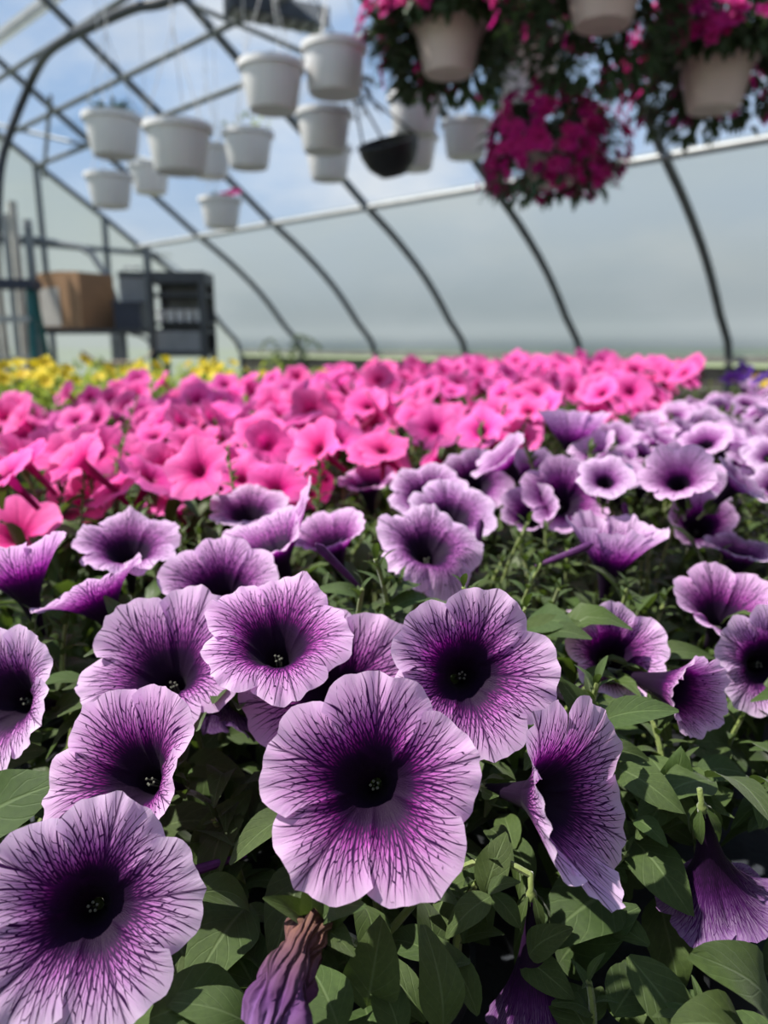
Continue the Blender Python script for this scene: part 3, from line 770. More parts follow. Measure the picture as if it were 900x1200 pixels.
# --- shoots whose leaves can be told apart
def hero_shoot(px, py, D, seed, h=0.075, n=14, big=0.026, small=0.012, lean=None):
    rg = random.Random(seed); ax, lay = shoot_layout(rg, h, n, big, small)
    tip = at(px, py, D); basep = tip - ax(1.0)
    pl, key = plant_at('purple', basep, 'purple_petunia')
    m = shoot_stem(ax, 0.0019)
    st = obj('shoot', m.mesh('shoot', STEM), pl, basep - pl.location)
    for p, d, s, v in lay:
        M = frame(p, d, (0, 0, 1), 1.0)
        obj('leaf', LEAF_ME[v], st, M.translation, M.to_quaternion(), (s, s * 1.05, s))
for a in [(700, 800, .375, 1, .07, 17, .026, .013), (440, 655, .44, 2, .09, 16, .030, .015), (425, 690, .43, 12, .06, 10), (800, 900, .385, 3, .06, 14), (760, 640, .58, 4, .08, 16), (845, 650, .60, 5, .08, 14), (735, 690, .50, 6, .07, 15), (655, 690, .50, 7, .06, 13),
          (585, 690, .52, 8, .07, 13), (600, 620, .60, 9, .08, 14), (720, 600, .64, 10, .08, 14), (470, 680, .46, 11, .06, 12), (80, 715, .47, 13, .06, 14), (40, 725, .47, 14, .06, 13), (380, 690, .47, 16, .06, 12), (575, 1010, .335, 17, .05, 12, .022, .010), (250, 960, .37, 18, .05, 10),
          (890, 690, .56, 19, .07, 14), (780, 700, .52, 20, .07, 14), (640, 620, .60, 21, .07, 14), (30, 700, .50, 22, .06, 12), (735, 1000, .36, 23, .05, 9), (760, 830, .42, 24, .05, 12), (870, 840, .45, 25, .06, 12), (690, 1150, .31, 26, .05, 9, .026, .012), (830, 1180, .29, 27, .04, 8, .024, .012)]:
    hero_shoot(*a)

# --- loose leaves in the shade below
def blocked(pos, rad):
    x, y, k = project(pos)
    if k < 0.2: return True
    for hx, hy, hd, hr in HEROES:
        if k < hd + 0.035 and math.hypot(x - hx, y - hy) < hr * 1.05 + rad / k * F_PX: return True
    return False
rng = random.Random(21)
cnt = 0
while cnt < 330:
    px, py = rng.uniform(-80, 980), rng.uniform(700, 1290)
    D = rng.uniform(0.30, 0.50)
    pos = at(px, py, D)
    if not (BZ + 0.06 < pos.z < 0.875): continue
    if 800 < px < 960 and 960 < py < 1100: continue
    if blocked(pos, 0.018): continue
    el = rng.uniform(-0.5, 0.6); b = rng.uniform(0, 2 * PI)
    d = Vector((math.cos(b) * math.cos(el), math.sin(b) * math.cos(el), math.sin(el)))
    pl, key = plant_at('purple', pos, 'purple_petunia')
    s = rng.uniform(0.026, 0.048)
    M = frame(pos - pl.location - d * s * 0.5, d, (0, 0, 1), 1.0, rng.uniform(-0.5, 0.5))
    obj('leaf', LEAF_ME[rng.randrange(5)], pl, M.translation, M.to_quaternion(), (s, s * rng.uniform(0.9, 1.2), s)); cnt += 1

# --- the purple bed further back
PV = [corolla('flower', 100 + k, PURPLE, R=0.030, nl=8, nt=3, nq=7, cup=c, ruffle=1.4, qpow=0.55, depth=0.011, throat=0.0085) for k, c in enumerate((0.05, 0.0, 0.15, 0.3, -0.05, 0.1))]  # same petunias as in front; qpow widens the pale zone, painting in backlight
PK = [corolla('flower', 200 + k, PINK, R=0.029, nl=8, nt=3, nq=6, cup=c, ruffle=1.5, throat=0.006, depth=0.005) for k, c in enumerate((-0.05, 0.02, -0.12, 0.10, -0.02))]
def scatter(kind, name, variants, region, n, zf, seed, sc_=(0.85, 1.1), mind=0.03, ymin=-1e9, ymax=1e9, up=(0.55, 0.9), calyx=False):
    rg = random.Random(seed); placed = []; tries = 0
    while len(placed) < n and tries < n * 60:
        tries += 1
        p = rg.uniform(region[0], region[1]); s = rg.uniform(region[2], region[3])
        if len(region) > 4 and not region[4](p, s): continue
        v = G(p, s, 0); v.z = zf(p, s) + rg.uniform(-0.028, 0.022)
        x, y, k = project(v)
        if k < 0.2 or not (-90 < x < 990) or not (ymin < y < ymax): continue
        if any((v - o).length < mind for o in placed): continue
        if any(math.hypot(x - hx, y - hy) < hr * 0.75 for hx, hy, hd, hr in HEROES): continue
        placed.append(v)
        e = rg.uniform(*up); a = rg.gauss(-PI / 2, 1.1)
        nrm = Vector((math.cos(a) * math.sqrt(max(0, 1 - e * e)), math.sin(a) * math.sqrt(max(0, 1 - e * e)), e))
        pl, key = plant_at(kind, v, name)
        o = obj('flower', variants[rg.randrange(len(variants))], pl, v - pl.location, quat_to(nrm, rg.uniform(0, 6.28)), rg.uniform(*sc_))
        if calyx and k < 1.0: obj('calyx', CALYX, o)
    return placed
bound = lambda p: 0.41 + 0.17 * (p - 0.3) + 0.02 * math.sin(9 * p)
zpur = lambda p, s: 0.928 + 0.008 * math.sin(9 * p + 5 * s)
zpin = lambda p, s: 0.938 + 0.042 * min(1, max(0, (p - 0.3) / 1.6)) + 0.008 * math.sin(8 * p + 11 * s)
scatter('purple', 'purple_petunia', PV, (0.1, 2.05, -0.25, 0.72, lambda p, s: s < bound(p) - 0.03), 185, zpur, 41, sc_=(0.72, 1.0), mind=0.038, up=(0.65, 0.98), ymax=568, calyx=True)
scatter('pink', 'pink_petunia', PK, (-0.15, 2.45, 0.36, 1.5, lambda p, s: s > bound(p) and p < 1.2 + 0.9 * s and s < 1.3 + 0.2 * p), 430, zpin, 42, mind=0.038, up=(0.5, 0.95), ymax=574)
for x, y, D, sc_, nn in [(18, 622, .62, 1.25, (.1, .7, .5)), (96, 583, .70, 1.15, (0, .7, .6)), (200, 582, .74, 1.0, (-.2, .8, .4)), (268, 568, .80, 1.0, (.2, .8, .5)), (360, 572, .78, 1.0, (-.1, .7, .6))]:
    pos = at(x, y, D); pl, key = plant_at('pink', pos, 'pink_petunia')
    obj('flower', PK[int(x) % 5], pl, pos - pl.location, quat_to(dvec(nn), x), sc_)
# buds standing above the leaves
bud = MB().tube([(0, 0, -0.02), (0, 0, 0.0), (0, 0, 0.018), (0.001, 0, 0.034), (0.002, 0, 0.040)], [0.0016, 0.0030, 0.0036, 0.0042, 0.0008], 8)
BUD = bud.mesh('bud', plain('bud_purple', (0.07, 0.012, 0.085), 0.6, 0, 0.3, 0.3, 200))
for x, y, D, nn in [(405, 672, .45, (-.5, .6, .2)), (650, 655, .52, (.9, .4, .1)), (560, 650, .55, (0, .9, .1)), (740, 625, .62, (-.3, .9, 0)), (255, 1012, .36, (-.9, -.1, .3)), (800, 770, .46, (-.9, .2, .1)), (345, 500, .95, (0, 1, 0)), (300, 520, .9, (0.2, 1, 0))]:
    pos = at(x, y, D); pl, key = plant_at('pink' if y < 540 else 'purple', pos, 'pink_petunia' if y < 540 else 'purple_petunia')
    obj('bud', BUD, pl, pos - pl.location, quat_to(dvec(nn), 0), 0.7)

# --- yellow bedding beyond the pink, and mixed pots at the far right
def simple_flower(name, mat, R, n=5, seed=1, cup=0.2, nl=2, nq=2):
    V = [(0, 0, -0.1 * R)]; F = []; u1 = []; u2 = []; rg = random.Random(seed)
    m = n * 2 * nl
    for q in range(1, nq + 1):
        t = q / nq
        for k in range(m):
            a = 2 * PI * k / m; w = abs(math.cos(n * a / 2)) ** 0.6
            r = R * t * (0.62 + 0.38 * w) * (1 + rg.uniform(-0.05, 0.05)); V.append((r * math.cos(a), r * math.sin(a), R * cup * t * t + R * rg.uniform(-0.08, 0.08) * t))
    for k in range(m): F.append((0, 1 + k, 1 + (k + 1) % m))
    for q in range(nq - 1):
        for k in range(m): F.append((1 + q * m + k, 1 + (q + 1) * m + k, 1 + (q + 1) * m + (k + 1) % m, 1 + q * m + (k + 1) % m))
    for f in F:
        for vi in f:
            if vi == 0: u1.append((0, 0)); u2.append((0, 0))
            else:
                t = ((vi - 1) // m + 1) / nq; k = (vi - 1) % m; u1.append((V[vi][0] / R * 4, V[vi][1] / R * 4)); u2.append((abs(math.sin(n * PI * k / m)), t))
    return mesh_from(name, V, F, mat, {'vein': u1, 'lobe': u2})
YF = [simple_flower('flower', YELLOW, 0.019, 7, k) for k in range(3)]
VF = [simple_flower('flower', VIOLET, 0.032, 5, k) for k in range(2)]
scatter('yellow', 'yellow_bedding_plant', YF, (-0.1, 1.5, 1.55, 2.5), 70, lambda p, s: 0.965 - 0.0 * s, 51, mind=0.03)
scatter('yellow', 'yellow_bedding_plant', YF, (0.2, 0.8, 1.55, 2.3), 60, lambda p, s: 0.985, 55, mind=0.02)
scatter('pansy', 'violet_pansy', VF, (1.75, 2.35, 0.42, 0.95, lambda p, s: s < 0.40 + 0.3 * (p - 1.0)), 14, lambda p, s: 0.955, 53, mind=0.05)
scatter('pansy', 'violet_pansy', YF, (1.75, 2.35, 0.40, 0.95, lambda p, s: s < 0.40 + 0.3 * (p - 1.0)), 8, lambda p, s: 0.955, 54, mind=0.05)

# --- foliage under every plant of the beds
rng = random.Random(77)
for (kind, i, j), e in sorted(PLANTS.items()):
    near = (e.location - CAM).xy.length < 0.42
    if kind == 'purple':
        c = e.location
        if near:
            continue
        top = 0.885
        m = obj('foliage', MOUNDS[rng.randrange(4)], e, (0, 0, 0.065), Quaternion((0, 0, 1), rng.uniform(0, 6.3)), (1.1, 1.1, 2.0)); m['kind'] = 'stuff'
        for k in range(8):
            q = Vector((rng.uniform(-.07, .07), rng.uniform(-.07, .07), rng.uniform(0.125, 0.178)))
            if blocked(e.location + q + Vector((0, 0, 0.06)), 0.01): continue
            obj('shoot', SHOOTS[rng.randrange(6)], e, q, Quaternion((0, 0, 1), rng.uniform(0, 6.3)), rng.uniform(0.8, 1.05))
    elif kind == 'pink':
        m = obj('foliage', MOUNDS[rng.randrange(4)], e, (0, 0, 0.07), Quaternion((0, 0, 1), rng.uniform(0, 6.3)), (1.1, 1.1, 2.6)); m['kind'] = 'stuff'
        for k in range(6):
            q = Vector((rng.uniform(-.07, .07), rng.uniform(-.07, .07), rng.uniform(0.13, 0.18)))
            obj('shoot', SHOOTS[rng.randrange(6)], e, q, Quaternion((0, 0, 1), rng.uniform(0, 6.3)), rng.uniform(0.75, 1.0))
    else:
        m = obj('foliage', (MOUNDSY if kind == 'yellow' else MOUNDS)[rng.randrange(3)], e, (0, 0, 0.07), Quaternion((0, 0, 1), rng.uniform(0, 6.3)), (1.1, 1.1, 2.4 if kind == 'yellow' else 2.2)); m['kind'] = 'stuff'

# ================================================================== HANGING BASKETS
def pot_prof(r=0.14, h=0.19, k=0.78):
    return [(0.001, 0.0), (r * k * 0.93, 0.0), (r * k, 0.012), (r * 0.96, h * 0.86), (r * 1.06, h * 0.87), (r * 1.06, h), (r * 0.955, h), (r * 0.93, h * 0.86), (r * 0.92, h * 0.82), (0.001, h * 0.82)]
PW = MB().lathe(pot_prof(), 40).mesh('pot', POTW)
PB = MB().lathe(pot_prof(0.15, 0.20, 0.70), 40).mesh('pot', POTP)
PS = MB().lathe(pot_prof(0.14, 0.20, 0.85), 40).mesh('pot', POTW)
SOILM = MB().lathe([(0.001, 0.165), (0.126, 0.160)], 24).mesh('soil', SOIL)
def roof_z(p): return float(np.interp(-p, [-x[0] for x in half], [x[1] for x in half]))
RAILS = [(4.58, 2.11), (3.50, 2.82), (3.18, 3.03), (2.83, 3.27), (2.0, 3.79)]
def basket(px, py, w, label, mesh=PW, plants=None, hang=True, r=0.14, group='white hanging pots under the roof', tilt=0.0, name='hanging_basket', dep=None):
    d = dep or 2 * r * F_PX / w
    c = at(px, py, d); c.z -= 0.095
    e = empty(name, c, random.Random(int(px)).uniform(0, 3)); tag(e, label, 'hanging basket', group)
    if tilt: e.rotation_euler.x = tilt
    obj('pot', mesh, e); obj('soil', SOILM, e)
    if hang:
        p, s = ps(c); zt = min(roof_z(p) - 0.05, c.z + 0.62)
        H = zt - c.z
        m = MB()
        for k in range(3):
            a = 2 * PI * k / 3 + 0.4
            m.tube([(r * 0.97 * math.cos(a), r * 0.97 * math.sin(a), 0.185), (0, 0, H - 0.05)], 0.0022, 6)
        m.tube([(0, 0, H - 0.06), (0, 0, H - 0.02), (0.018, 0, H + 0.005), (0.0, 0, H + 0.03), (-0.016, 0, H + 0.01)], 0.003, 6)
        zr = roof_z(p) - c.z - 0.02
        m.tube([(0, 0, H + 0.03), (0, 0, zr)], 0.0022, 6)
        m.obj('hanger', WIRE, e)
    return e
b1 = basket(133, 160, 65, 'white hanging pot with a dark green tuft, upper of two at far left')
b2 = basket(210, 175, 76, 'large white hanging pot with its left side gleaming in sun')
basket(246, 190, 50, 'white hanging pot half hidden behind the large gleaming pot')
b3 = basket(291, 176, 58, 'white hanging pot with pale yellow-green sprigs')
b4 = basket(319, 103, 74, 'high white hanging pot just left of the deep bright pot')
basket(392, 84, 73, 'deep white hanging pot touching the leftmost flowering basket', PS)
basket(380, 155, 64, 'white hanging pot directly under the deep bright pot')
basket(385, 192, 53, 'lowest white pot peeking out below another white pot', hang=True)
basket(129, 224, 53, 'small white hanging pot, lowest at far left')
basket(176, 210, 46, 'white hanging pot between the two far left pots and gleaming pot')
b9 = basket(259, 250, 48, 'low white hanging pot with a small pink flower on top')
basket(486, 136, 62, 'upper white pot of the pair right of the black basket')
basket(485, 179, 55, 'lower white pot of the pair right of the black basket')
basket(546, 164, 57, 'white hanging pot beside the low magenta flowering basket')
basket(612, 104, 62, 'white hanging pot almost hidden behind flowering baskets')
# black basket with hanging straps
bk = tag(empty('black_hanging_basket', at(462, 205, 3.9), 0.4), 'black bowl basket hanging tilted on dark straps among white pots', 'hanging basket')
MB().lathe([(0.001, -0.01), (0.07, 0.0), (0.125, 0.05), (0.150, 0.11), (0.155, 0.15), (0.160, 0.15), (0.160, 0.165), (0.150, 0.165), (0.140, 0.10), (0.001, 0.08)], 32).obj('bowl', POTK, bk)
bk.rotation_euler = (0.25, -0.35, 0.4)
mm = MB()
for k in range(3):
    a = 2 * PI * k / 3
    mm.tube([(0.155 * math.cos(a), 0.155 * math.sin(a), 0.16), (0.05 * math.cos(a) - 0.09, 0.05 * math.sin(a), 0.36), (-0.12, 0.0, 0.52)], 0.006, 6)
mm.tube([(-0.12, 0, 0.52), (-0.30, 0, 1.05)], 0.004, 6)
mm.obj('strap', POTK, bk)
it = []; rg = random.Random(6)
for k in range(60):
    a = rg.uniform(0, 6.28); it.append((frame((-0.11 + rg.gauss(0, .03), rg.gauss(0, .03), 0.42 + rg.gauss(0, .05)), (math.cos(a), math.sin(a), rg.uniform(-1, .4)), (0, 0, 1), rg.uniform(.03, .06)), k))
obj('dried_foliage', leaves_mesh('dried_foliage', it, DARK), bk)['kind'] = 'stuff'

def tuft(e, mat, n, rad, h, seed, sz=(0.03, 0.06), z=0.17):
    rg = random.Random(seed); it = []
    for k in range(n):
        a = rg.uniform(0, 6.28); r = rad * math.sqrt(rg.random()); el = rg.uniform(0.1, 1.4)
        it.append((frame((r * math.cos(a), r * math.sin(a), z + rg.uniform(0, h)), (math.cos(a) * math.cos(el), math.sin(a) * math.cos(el), math.sin(el)), (0, 0, 1), rg.uniform(*sz)), k))
    o = obj('foliage', leaves_mesh('foliage', it, mat), e); o['kind'] = 'stuff'
tuft(b1, BLADE, 90, 0.08, 0.05, 1); tuft(b3, LEAFY, 40, 0.12, 0.07, 2, (0.03, 0.05)); tuft(b4, BLADE, 30, 0.05, 0.03, 4, (0.02, 0.04))
tuft(b9, BLADE, 30, 0.07, 0.03, 3, (0.02, 0.04))
MF = [simple_flower('flower', MAGENTA, 0.032, 5, k, 0.15) for k in range(3)]
WFm = [simple_flower('flower', WHITEP, 0.024, 5, 9)]
for k in range(4): obj('flower', MF[0], b9, (0.02 + 0.03 * k, 0.02 * (k % 2), 0.21 + 0.01 * k), quat_to((0.2, -0.5, 0.5), k))

def flowering(px, py, w, label, rx, zc, nleaf, nfl, seed, droop, white=0, mesh=PB, top=0.12, dep=None, cover=False):
    e = basket(px, py, w, label, mesh, group='flowering baskets under the roof', r=0.15, name='flowering_basket', dep=dep)
    e.rotation_euler.z = 0
    rg = random.Random(seed); it = []
    def spot(shell, lo=-1):
        a = rg.uniform(0, 2 * PI); c = rg.uniform(lo, 1)
        r = rx * (1 + 0.12 * math.sin(3 * a + seed) + 0.08 * math.sin(5 * a + 2 * seed)) * (0.62 + 0.38 * shell) * math.sqrt(max(0.02, 1 - c * c * 0.55))
        f = 0.0 if cover else 0.5 - 0.5 * math.sin(a)
        z = zc + (c * (top if c > 0 else droop * (1.15 - 0.85 * f * f)))
        if z < 0.17 and f > 0.72: z = 0.17 + 0.05 * rg.random() if not cover else z
        # keep the lower middle free so that the pot shows
        if z < 0.19 and r < 0.17: r = 0.175 + 0.1 * rg.random()
        return Vector((r * math.cos(a), r * math.sin(a), z)), a, c
    for k in range(nleaf):
        v, a, c = spot(rg.random()); el = rg.uniform(-1.0, 0.7)
        it.append((frame(v, (math.cos(a) * math.cos(el), math.sin(a) * math.cos(el), math.sin(el)), (0, 0, 1), rg.uniform(.045, .080)), k))
    for k in range(nleaf // 3):   # growth over the soil
        a = rg.uniform(0, 6.28); r = rx * 0.9 * math.sqrt(rg.random())
        it.append((frame((r * math.cos(a), r * math.sin(a), 0.18 + rg.uniform(0, top)), (math.cos(a), math.sin(a), rg.uniform(-.2, 1)), (0, 0, 1), rg.uniform(.045, .08)), k))
    obj('foliage', leaves_mesh('foliage', it, BLADE), e)['kind'] = 'stuff'
    m = MB()
    for k in range(14):
        a = 2 * PI * k / 14 + rg.uniform(-.2, .2); rr = rx * rg.uniform(.85, 1.05)
        m.tube(bez((0.08 * math.cos(a), 0.08 * math.sin(a), 0.17), (rr * 1.05 * math.cos(a), rr * 1.05 * math.sin(a), 0.30), (rr * math.cos(a), rr * math.sin(a), (zc - droop * rg.uniform(.5, 1)) if math.sin(a) > 0.1 else 0.2), 7), 0.003, 5)
    m.obj('trailing_stems', BLADE, e)
    for k in range(nfl):
        v, a, c = spot(1.0, -1 if cover or k % 4 == 0 else -0.45)
        n = Vector((math.cos(a), math.sin(a), rg.uniform(-0.3, 0.9)))
        obj('flower', (WFm if rg.random() < white else MF)[0 if white and rg.random() < .1 else rg.randrange(1)], e, v + n * 0.045, quat_to(n, rg.uniform(0, 6)), rg.uniform(.85, 1.2))
    return e
flowering(526, 58, 84, 'flowering basket at top centre with blush pot and magenta blooms', 0.29, 0.14, 1500, 140, 11, 0.17, 0.06)
flowering(708, -4, 98, 'flowering basket cut off by the top edge, nearest overhead', 0.33, 0.14, 1800, 90, 12, 0.26, 0.0)
flowering(838, 100, 86, 'flowering basket at right edge with blush pot below magenta blooms', 0.30, 0.20, 1500, 260, 13, 0.22, 0.0, top=0.16)
flowering(645, 190, 80, 'dense ball of magenta blooms hanging lowest, pot almost covered', 0.25, 0.13, 800, 300, 14, 0.14, 0.03, top=0.17, cover=True)
flowering(625, 72, 80, 'shaded trailing basket between the top centre and top edge baskets', 0.26, 0.16, 600, 40, 15, 0.22, 0.0, dep=3.9)

# ================================================================== RACK CORNER
RD = 5.6
def Lg(v): return v
rack = tag(empty('storage_rack', at(110, 400, RD), 0), 'grey metal storage rack against the far end of the house', 'rack'); rack.location.z = 0
def rk(px, py, dd=0.0): return at(px, py, RD + dd) - rack.location
zs = rk(110, 388).z
for px in (45, 178):
    for dd in (0.0, 0.45):
        v = rk(px, 388, dd); topz = rk(px, 270 if px < 100 else 292, dd).z
        MB().box((v.x, v.y, topz / 2), (0.045, 0.045, topz)).obj('post', STEEL, rack)
x0, x1 = rk(45, 388).x, rk(178, 388).x
y0 = rk(45, 388).y
MB().box(((x0 + x1) / 2, y0 + 0.22, zs), (x1 - x0 + 0.05, 0.50, 0.035)).obj('shelf', DARK, rack)
MB().box(((x0 + x1) / 2, y0 + 0.22, zs - 0.62), (x1 - x0 + 0.05, 0.50, 0.035)).obj('shelf', DARK, rack)
v = rk(143, 388); MB().box((v.x, v.y + 0.02, zs / 2), (0.04, 0.04, zs)).obj('post', STEEL, rack)
def gusset(sx, px): 
    v = rk(px, 388)
    MB().tube(bez((v.x, v.y, zs - 0.18), (v.x, v.y, zs - 0.03), (v.x - sx * 0.16, v.y, zs - 0.02), 6), 0.012, 6).obj('gusset', STEEL, rack)
gusset(1, 178)
# carton
cb = tag(empty('cardboard_box', at(94, 386, RD + 0.2), -0.45), 'brown cardboard box with a pale label on the metal rack', 'box'); cb.location.z = zs + 0.018
MB().box((0, 0, 0.20), (0.42, 0.34, 0.40)).obj('carton', CARD, cb, smooth=False)
MB().box((-0.10, -0.172, 0.16), (0.20, 0.006, 0.28)).obj('label', LABEL_, cb, smooth=False)
for sx in (-1, 1): MB().box((sx * 0.105, 0, 0.405), (0.205, 0.338, 0.01), Matrix.Rotation(0.05 * sx, 3, 'Y')).obj('flap', CARD, cb, smooth=False)
# navy bin and grey fan body
nb = tag(empty('plastic_bin', at(157, 386, RD + 0.15), 0), 'small navy plastic bin on the rack beside the cardboard box', 'bin'); nb.location.z = zs + 0.018
MB().box((0, 0, 0.09), (0.20, 0.26, 0.18)).obj('tub', NAVY, nb); MB().box((0, 0, 0.185), (0.22, 0.28, 0.02)).obj('rim', NAVY, nb)
bf = tag(empty('grey_toolbox', at(158, 350, RD + 0.15), 0.2), 'grey toolbox perched on the navy bin', 'toolbox'); bf.location.z = zs + 0.018 + 0.195
MB().box((0, 0, 0.09), (0.19, 0.22, 0.18)).obj('body', GREYP, bf); MB().box((0, 0, 0.20), (0.20, 0.23, 0.04)).obj('lid', DARK, bf)
MB().tube([(-0.06, 0, 0.22), (-0.06, 0, 0.26), (0.06, 0, 0.26), (0.06, 0, 0.22)], 0.01, 6).obj('handle', STEEL_L, bf)
# dark plug rack with small white cups
pr = tag(empty('tray_rack', at(211, 418, 5.5), 0), 'dark upright display rack holding a row of small white cups', 'rack')
zb = pr.location.z; zt = at(211, 320, 5.5).z; w = 65 / F_PX * 5.5
H = zt - zb
pr.location.z = 0
for sx in (-1, 1):
    for sy in (0, 0.3): MB().box((sx * (w / 2 - 0.02), sy, zt / 2), (0.04, 0.04, zt)).obj('post', DARK, pr)
MB().box((0, 0.30, zb + H / 2), (w - 0.04, 0.012, H)).obj('back_panel', GREYP, pr)
for zz, hh in ((zt - 0.04, 0.08), (zt - 0.16, 0.02), (zb + H * 0.40, 0.02), (zb + 0.18, 0.03), (zb + 0.02, 0.04)):
    MB().box((0, 0.15, zz), (w, 0.32, hh)).obj('shelf', DARK, pr)
MB().box((0, -0.005, zb + 0.11), (w - 0.05, 0.012, 0.14)).obj('front_panel', GREYP, pr)
CUP = MB().lathe([(0.001, 0), (0.022, 0), (0.030, 0.075), (0.034, 0.075), (0.034, 0.085), (0.028, 0.085), (0.026, 0.06), (0.001, 0.06)], 16).mesh('small_cup', POTW)
for k in range(5):
    o = obj('small_cup', CUP, None, pr.location + Vector((-w / 2 + 0.065 + 0.068 * k, 0.08, zb + H * 0.40 + 0.01)))
    tag(o, ('leftmost', 'second', 'middle', 'fourth', 'rightmost')[k] + ' small white cup in the row on the dark display rack', 'cup', 'cups on the display rack')
# step ladder
sl = tag(empty('step_ladder', at(10, 430, 5.1), 0.1), 'teal step ladder with grey treads at the left edge', 'ladder'); sl.location.z = 0
zt = at(10, 338, 5.1).z
for sx in (-1, 1):
    MB().tube([(sx * 0.24, -0.30, 0.0), (sx * 0.19, 0.0, zt)], 0.028, 8).obj('side_rail', TEAL, sl)
    MB().tube([(sx * 0.24, 0.40, 0.0), (sx * 0.19, 0.06, zt)], 0.020, 8).obj('rear_leg', TEAL, sl)
MB().box((0, 0.03, zt + 0.02), (0.46, 0.20, 0.06)).obj('top_cap', NAVY, sl)
for k in range(5):
    t = (k + 0.6) / 5.4; MB().box((0, -0.30 * (1 - t) , zt * t), (0.40, 0.10, 0.04)).obj('tread', STEEL_L, sl)
# things under and beside the rack
tp = tag(empty('terracotta_pot', at(68, 432, RD + 0.2)), 'terracotta pot on the lower shelf of the rack', 'pot'); tp.location.z = zs - 0.62 + 0.018
MB().lathe([(0.001, 0), (0.09, 0), (0.13, 0.22), (0.145, 0.22), (0.145, 0.27), (0.13, 0.27), (0.12, 0.2), (0.001, 0.2)], 28).obj('body', TERRA, tp)
tn = tag(empty('tan_carton', at(140, 435, RD - 0.3), 0.3), 'tan open carton on a low stand in front of the rack', 'box'); tn.location.z = 0.02
zt = at(140, 425, RD - 0.3).z
MB().box((0, 0, zt - 0.16), (0.32, 0.26, 0.30)).obj('carton', TAN, tn, smooth=False)
for sx in (-1, 1): MB().box((sx * 0.19, 0, zt + 0.02), (0.12, 0.26, 0.01), Matrix.Rotation(-0.7 * sx, 3, 'Y')).obj('flap', TAN, tn, smooth=False)
MB().box((0, 0, (zt - 0.33) / 2), (0.28, 0.24, zt - 0.33)).obj('stand', WOOD, tn, smooth=False)
BK = MB().lathe([(0.001, 0), (0.11, 0), (0.135, 0.30), (0.145, 0.30), (0.145, 0.33), (0.13, 0.33), (0.128, 0.30), (0.001, 0.29)], 24).mesh('bucket', POTW)
zc = at(12, 330, 5.9).z
# white pipe bundle behind the ladder
wp = tag(empty('pipe_bundle', at(18, 400, 6.1)), 'upright bundle of pale pipes behind the step ladder', 'pipes'); wp.location.z = 0.02
for k, (dx, dy, t) in enumerate(((-0.08, 0, 250), (0.0, 0.05, 258), (0.08, -0.02, 246), (0.14, 0.06, 264))):
    MB().tube([(dx, dy, 0), (dx * 1.2, dy, at(18, t, 6.1).z)], 0.035, 10).obj('pipe', STEEL_L if k % 2 else WOODL, wp)
# bar across with a bend
tag(MB().tube([at(-60, 272, 6.4), at(45, 281, 6.4), at(95, 290, 6.4), at(108, 298, 6.4), at(125, 325, 6.4), at(136, 352, 6.4), Vector((*at(140, 380, 6.4).xy, 0.02))], 0.026, 10).obj('rail_pipe', STEEL), 'grey bent pipe rail running behind the cardboard box', 'pipe')
# small palm on the ground by the boards
pm = tag(empty('potted_palm', at(335, 425, 6.6)), 'small arching potted palm by the foot of the side wall', 'potted plant'); pm.location.z = 0.3
MB().lathe([(0.001, 0), (0.10, 0), (0.14, 0.24), (0.15, 0.24), (0.15, 0.28), (0.13, 0.28), (0.001, 0.25)], 24).obj('pot', POTK, pm)
MB().box((0, 0, -0.15), (0.34, 0.34, 0.30)).obj('stand', WOOD, pm, smooth=False)
rg = random.Random(4)
zt = at(335, 378, 6.6).z - 0.3
for k in range(9):
    a = 2.4 * k; h = zt * rg.uniform(.65, 1.0); ln = rg.uniform(.15, .32)
    it = []
    pts = bez((0, 0, 0.25), (0.05 * math.cos(a), 0.05 * math.sin(a), h * 1.1), (ln * math.cos(a), ln * math.sin(a), h * 0.85), 9)
    m = MB().tube(pts, 0.004, 5)
    for i in range(3, 10):
        for sgn in (-1, 1):
            d = Vector((-math.sin(a) * sgn, math.cos(a) * sgn, -0.5)) + (pts[i] - pts[i - 1]).normalized()
            it.append((frame(pts[i], d, (0, 0, 1), 0.085), 2))
    obj('frond', leaves_mesh('frond', it, LEAF, LOW, m), pm)

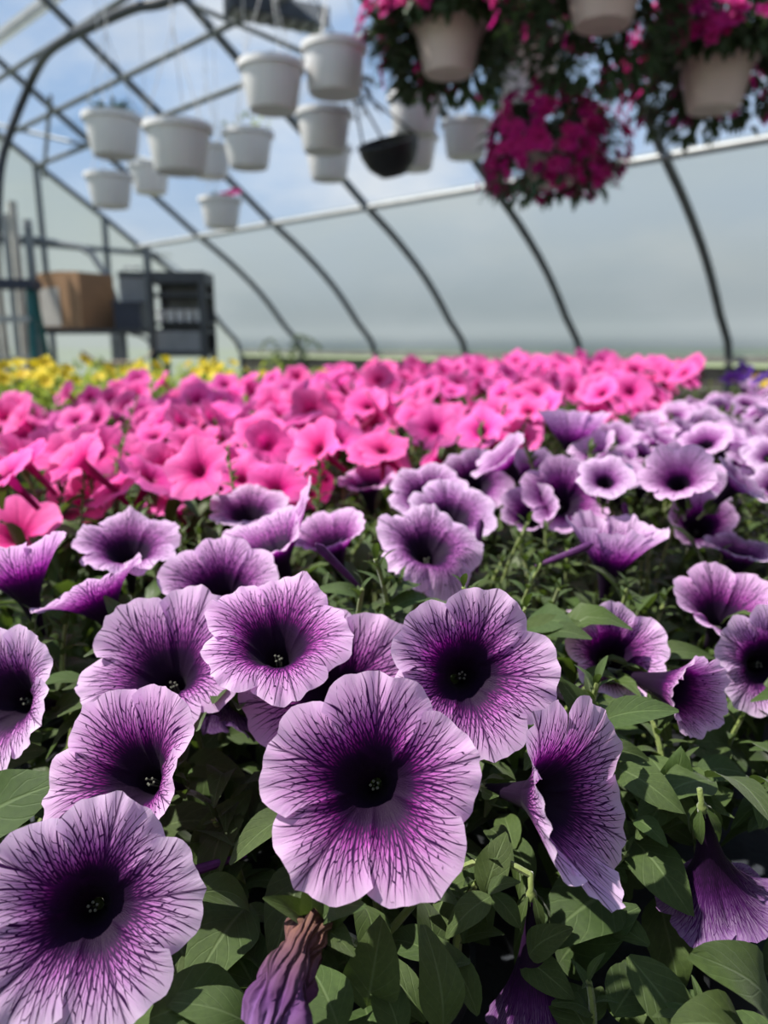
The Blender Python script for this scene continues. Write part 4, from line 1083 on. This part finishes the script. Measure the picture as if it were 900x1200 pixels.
# ================================================================== LABELS OF THE PLANTS
def where(e):
    x, y, k = project(Vector((e.location.x, e.location.y, 0.92)))
    return x, y, k
ORD = ['first', 'second', 'third', 'fourth', 'fifth', 'sixth', 'seventh', 'eighth', 'ninth', 'tenth', 'eleventh', 'twelfth', 'thirteenth', 'fourteenth', 'fifteenth', 'sixteenth', 'seventeenth', 'eighteenth', 'nineteenth', 'twentieth']
FRONT = {(0, 2): 'purple veined petunia with the large open bloom in the bottom left corner',
         (0, 3): 'leafy petunia growth at the left edge below the cut-off bloom',
         (1, 1): 'purple veined petunia carrying the big central bloom and the withered brown flower',
         (1, 2): 'purple veined petunia with overlapping open blooms left of the big central bloom',
         (1, 3): 'purple petunia with upturned blooms at left, right in front of pink flowers',
         (2, 0): 'petunia with a drooping dark purple bloom in the lower right corner',
         (2, 1): 'purple petunia with a small half-open flower, right behind the folded bloom',
         (2, 2): 'purple petunia with side-on trumpet blooms and green sprig behind the central blooms',
         (2, 3): 'purple petunia squeezed against the pink bed left of centre',
         (3, 0): 'purple petunia with a pale bloom cut off by the right edge'}
rows = {}
for (kind, i, j), e in PLANTS.items(): rows.setdefault((kind, j), []).append((where(e)[0], i, e))
first = {k: min(j for kk, j in rows if kk == k) for k in ('purple', 'pink', 'yellow', 'pansy')}
n_pansy = 0
for (kind, j), lst in sorted(rows.items(), key=lambda q: q[0]):
    lst.sort(key=lambda q: q[0] if kind != 'purple' else q[1])
    for n, (x, i, e) in enumerate(lst):
        if kind == 'purple':
            row = {0: 'in the row along the right edge', 1: 'in the second row from the right edge', 2: 'in the middle row of the purple bed', 3: 'in the row beside the pink bed', 4: 'in the far row beside the pink bed'}.get(j, f'in the {ORD[j - first[kind]]} row')
            lab = FRONT.get((i, j)) or f'purple petunia {row}, {ORD[n]} plant back from the camera'
            tag(e, lab, 'petunia', 'purple veined petunias')
        elif kind == 'pink':
            tag(e, f'bright pink petunia, {ORD[j - first[kind]]} row behind the purple bed, {ORD[n]} plant from the left', 'petunia', 'pink petunias')
        elif kind == 'yellow':
            tag(e, f'yellow flowered bedding plant, {ORD[j - first[kind]]} row behind the pink bed, {ORD[n]} from the left', 'bedding plant', 'yellow bedding plants')
        else:
            tag(e, f'violet pansy clump past the purple bed at far right, {ORD[n_pansy]} of the clumps', 'pansy', 'violet pansies'); n_pansy += 1
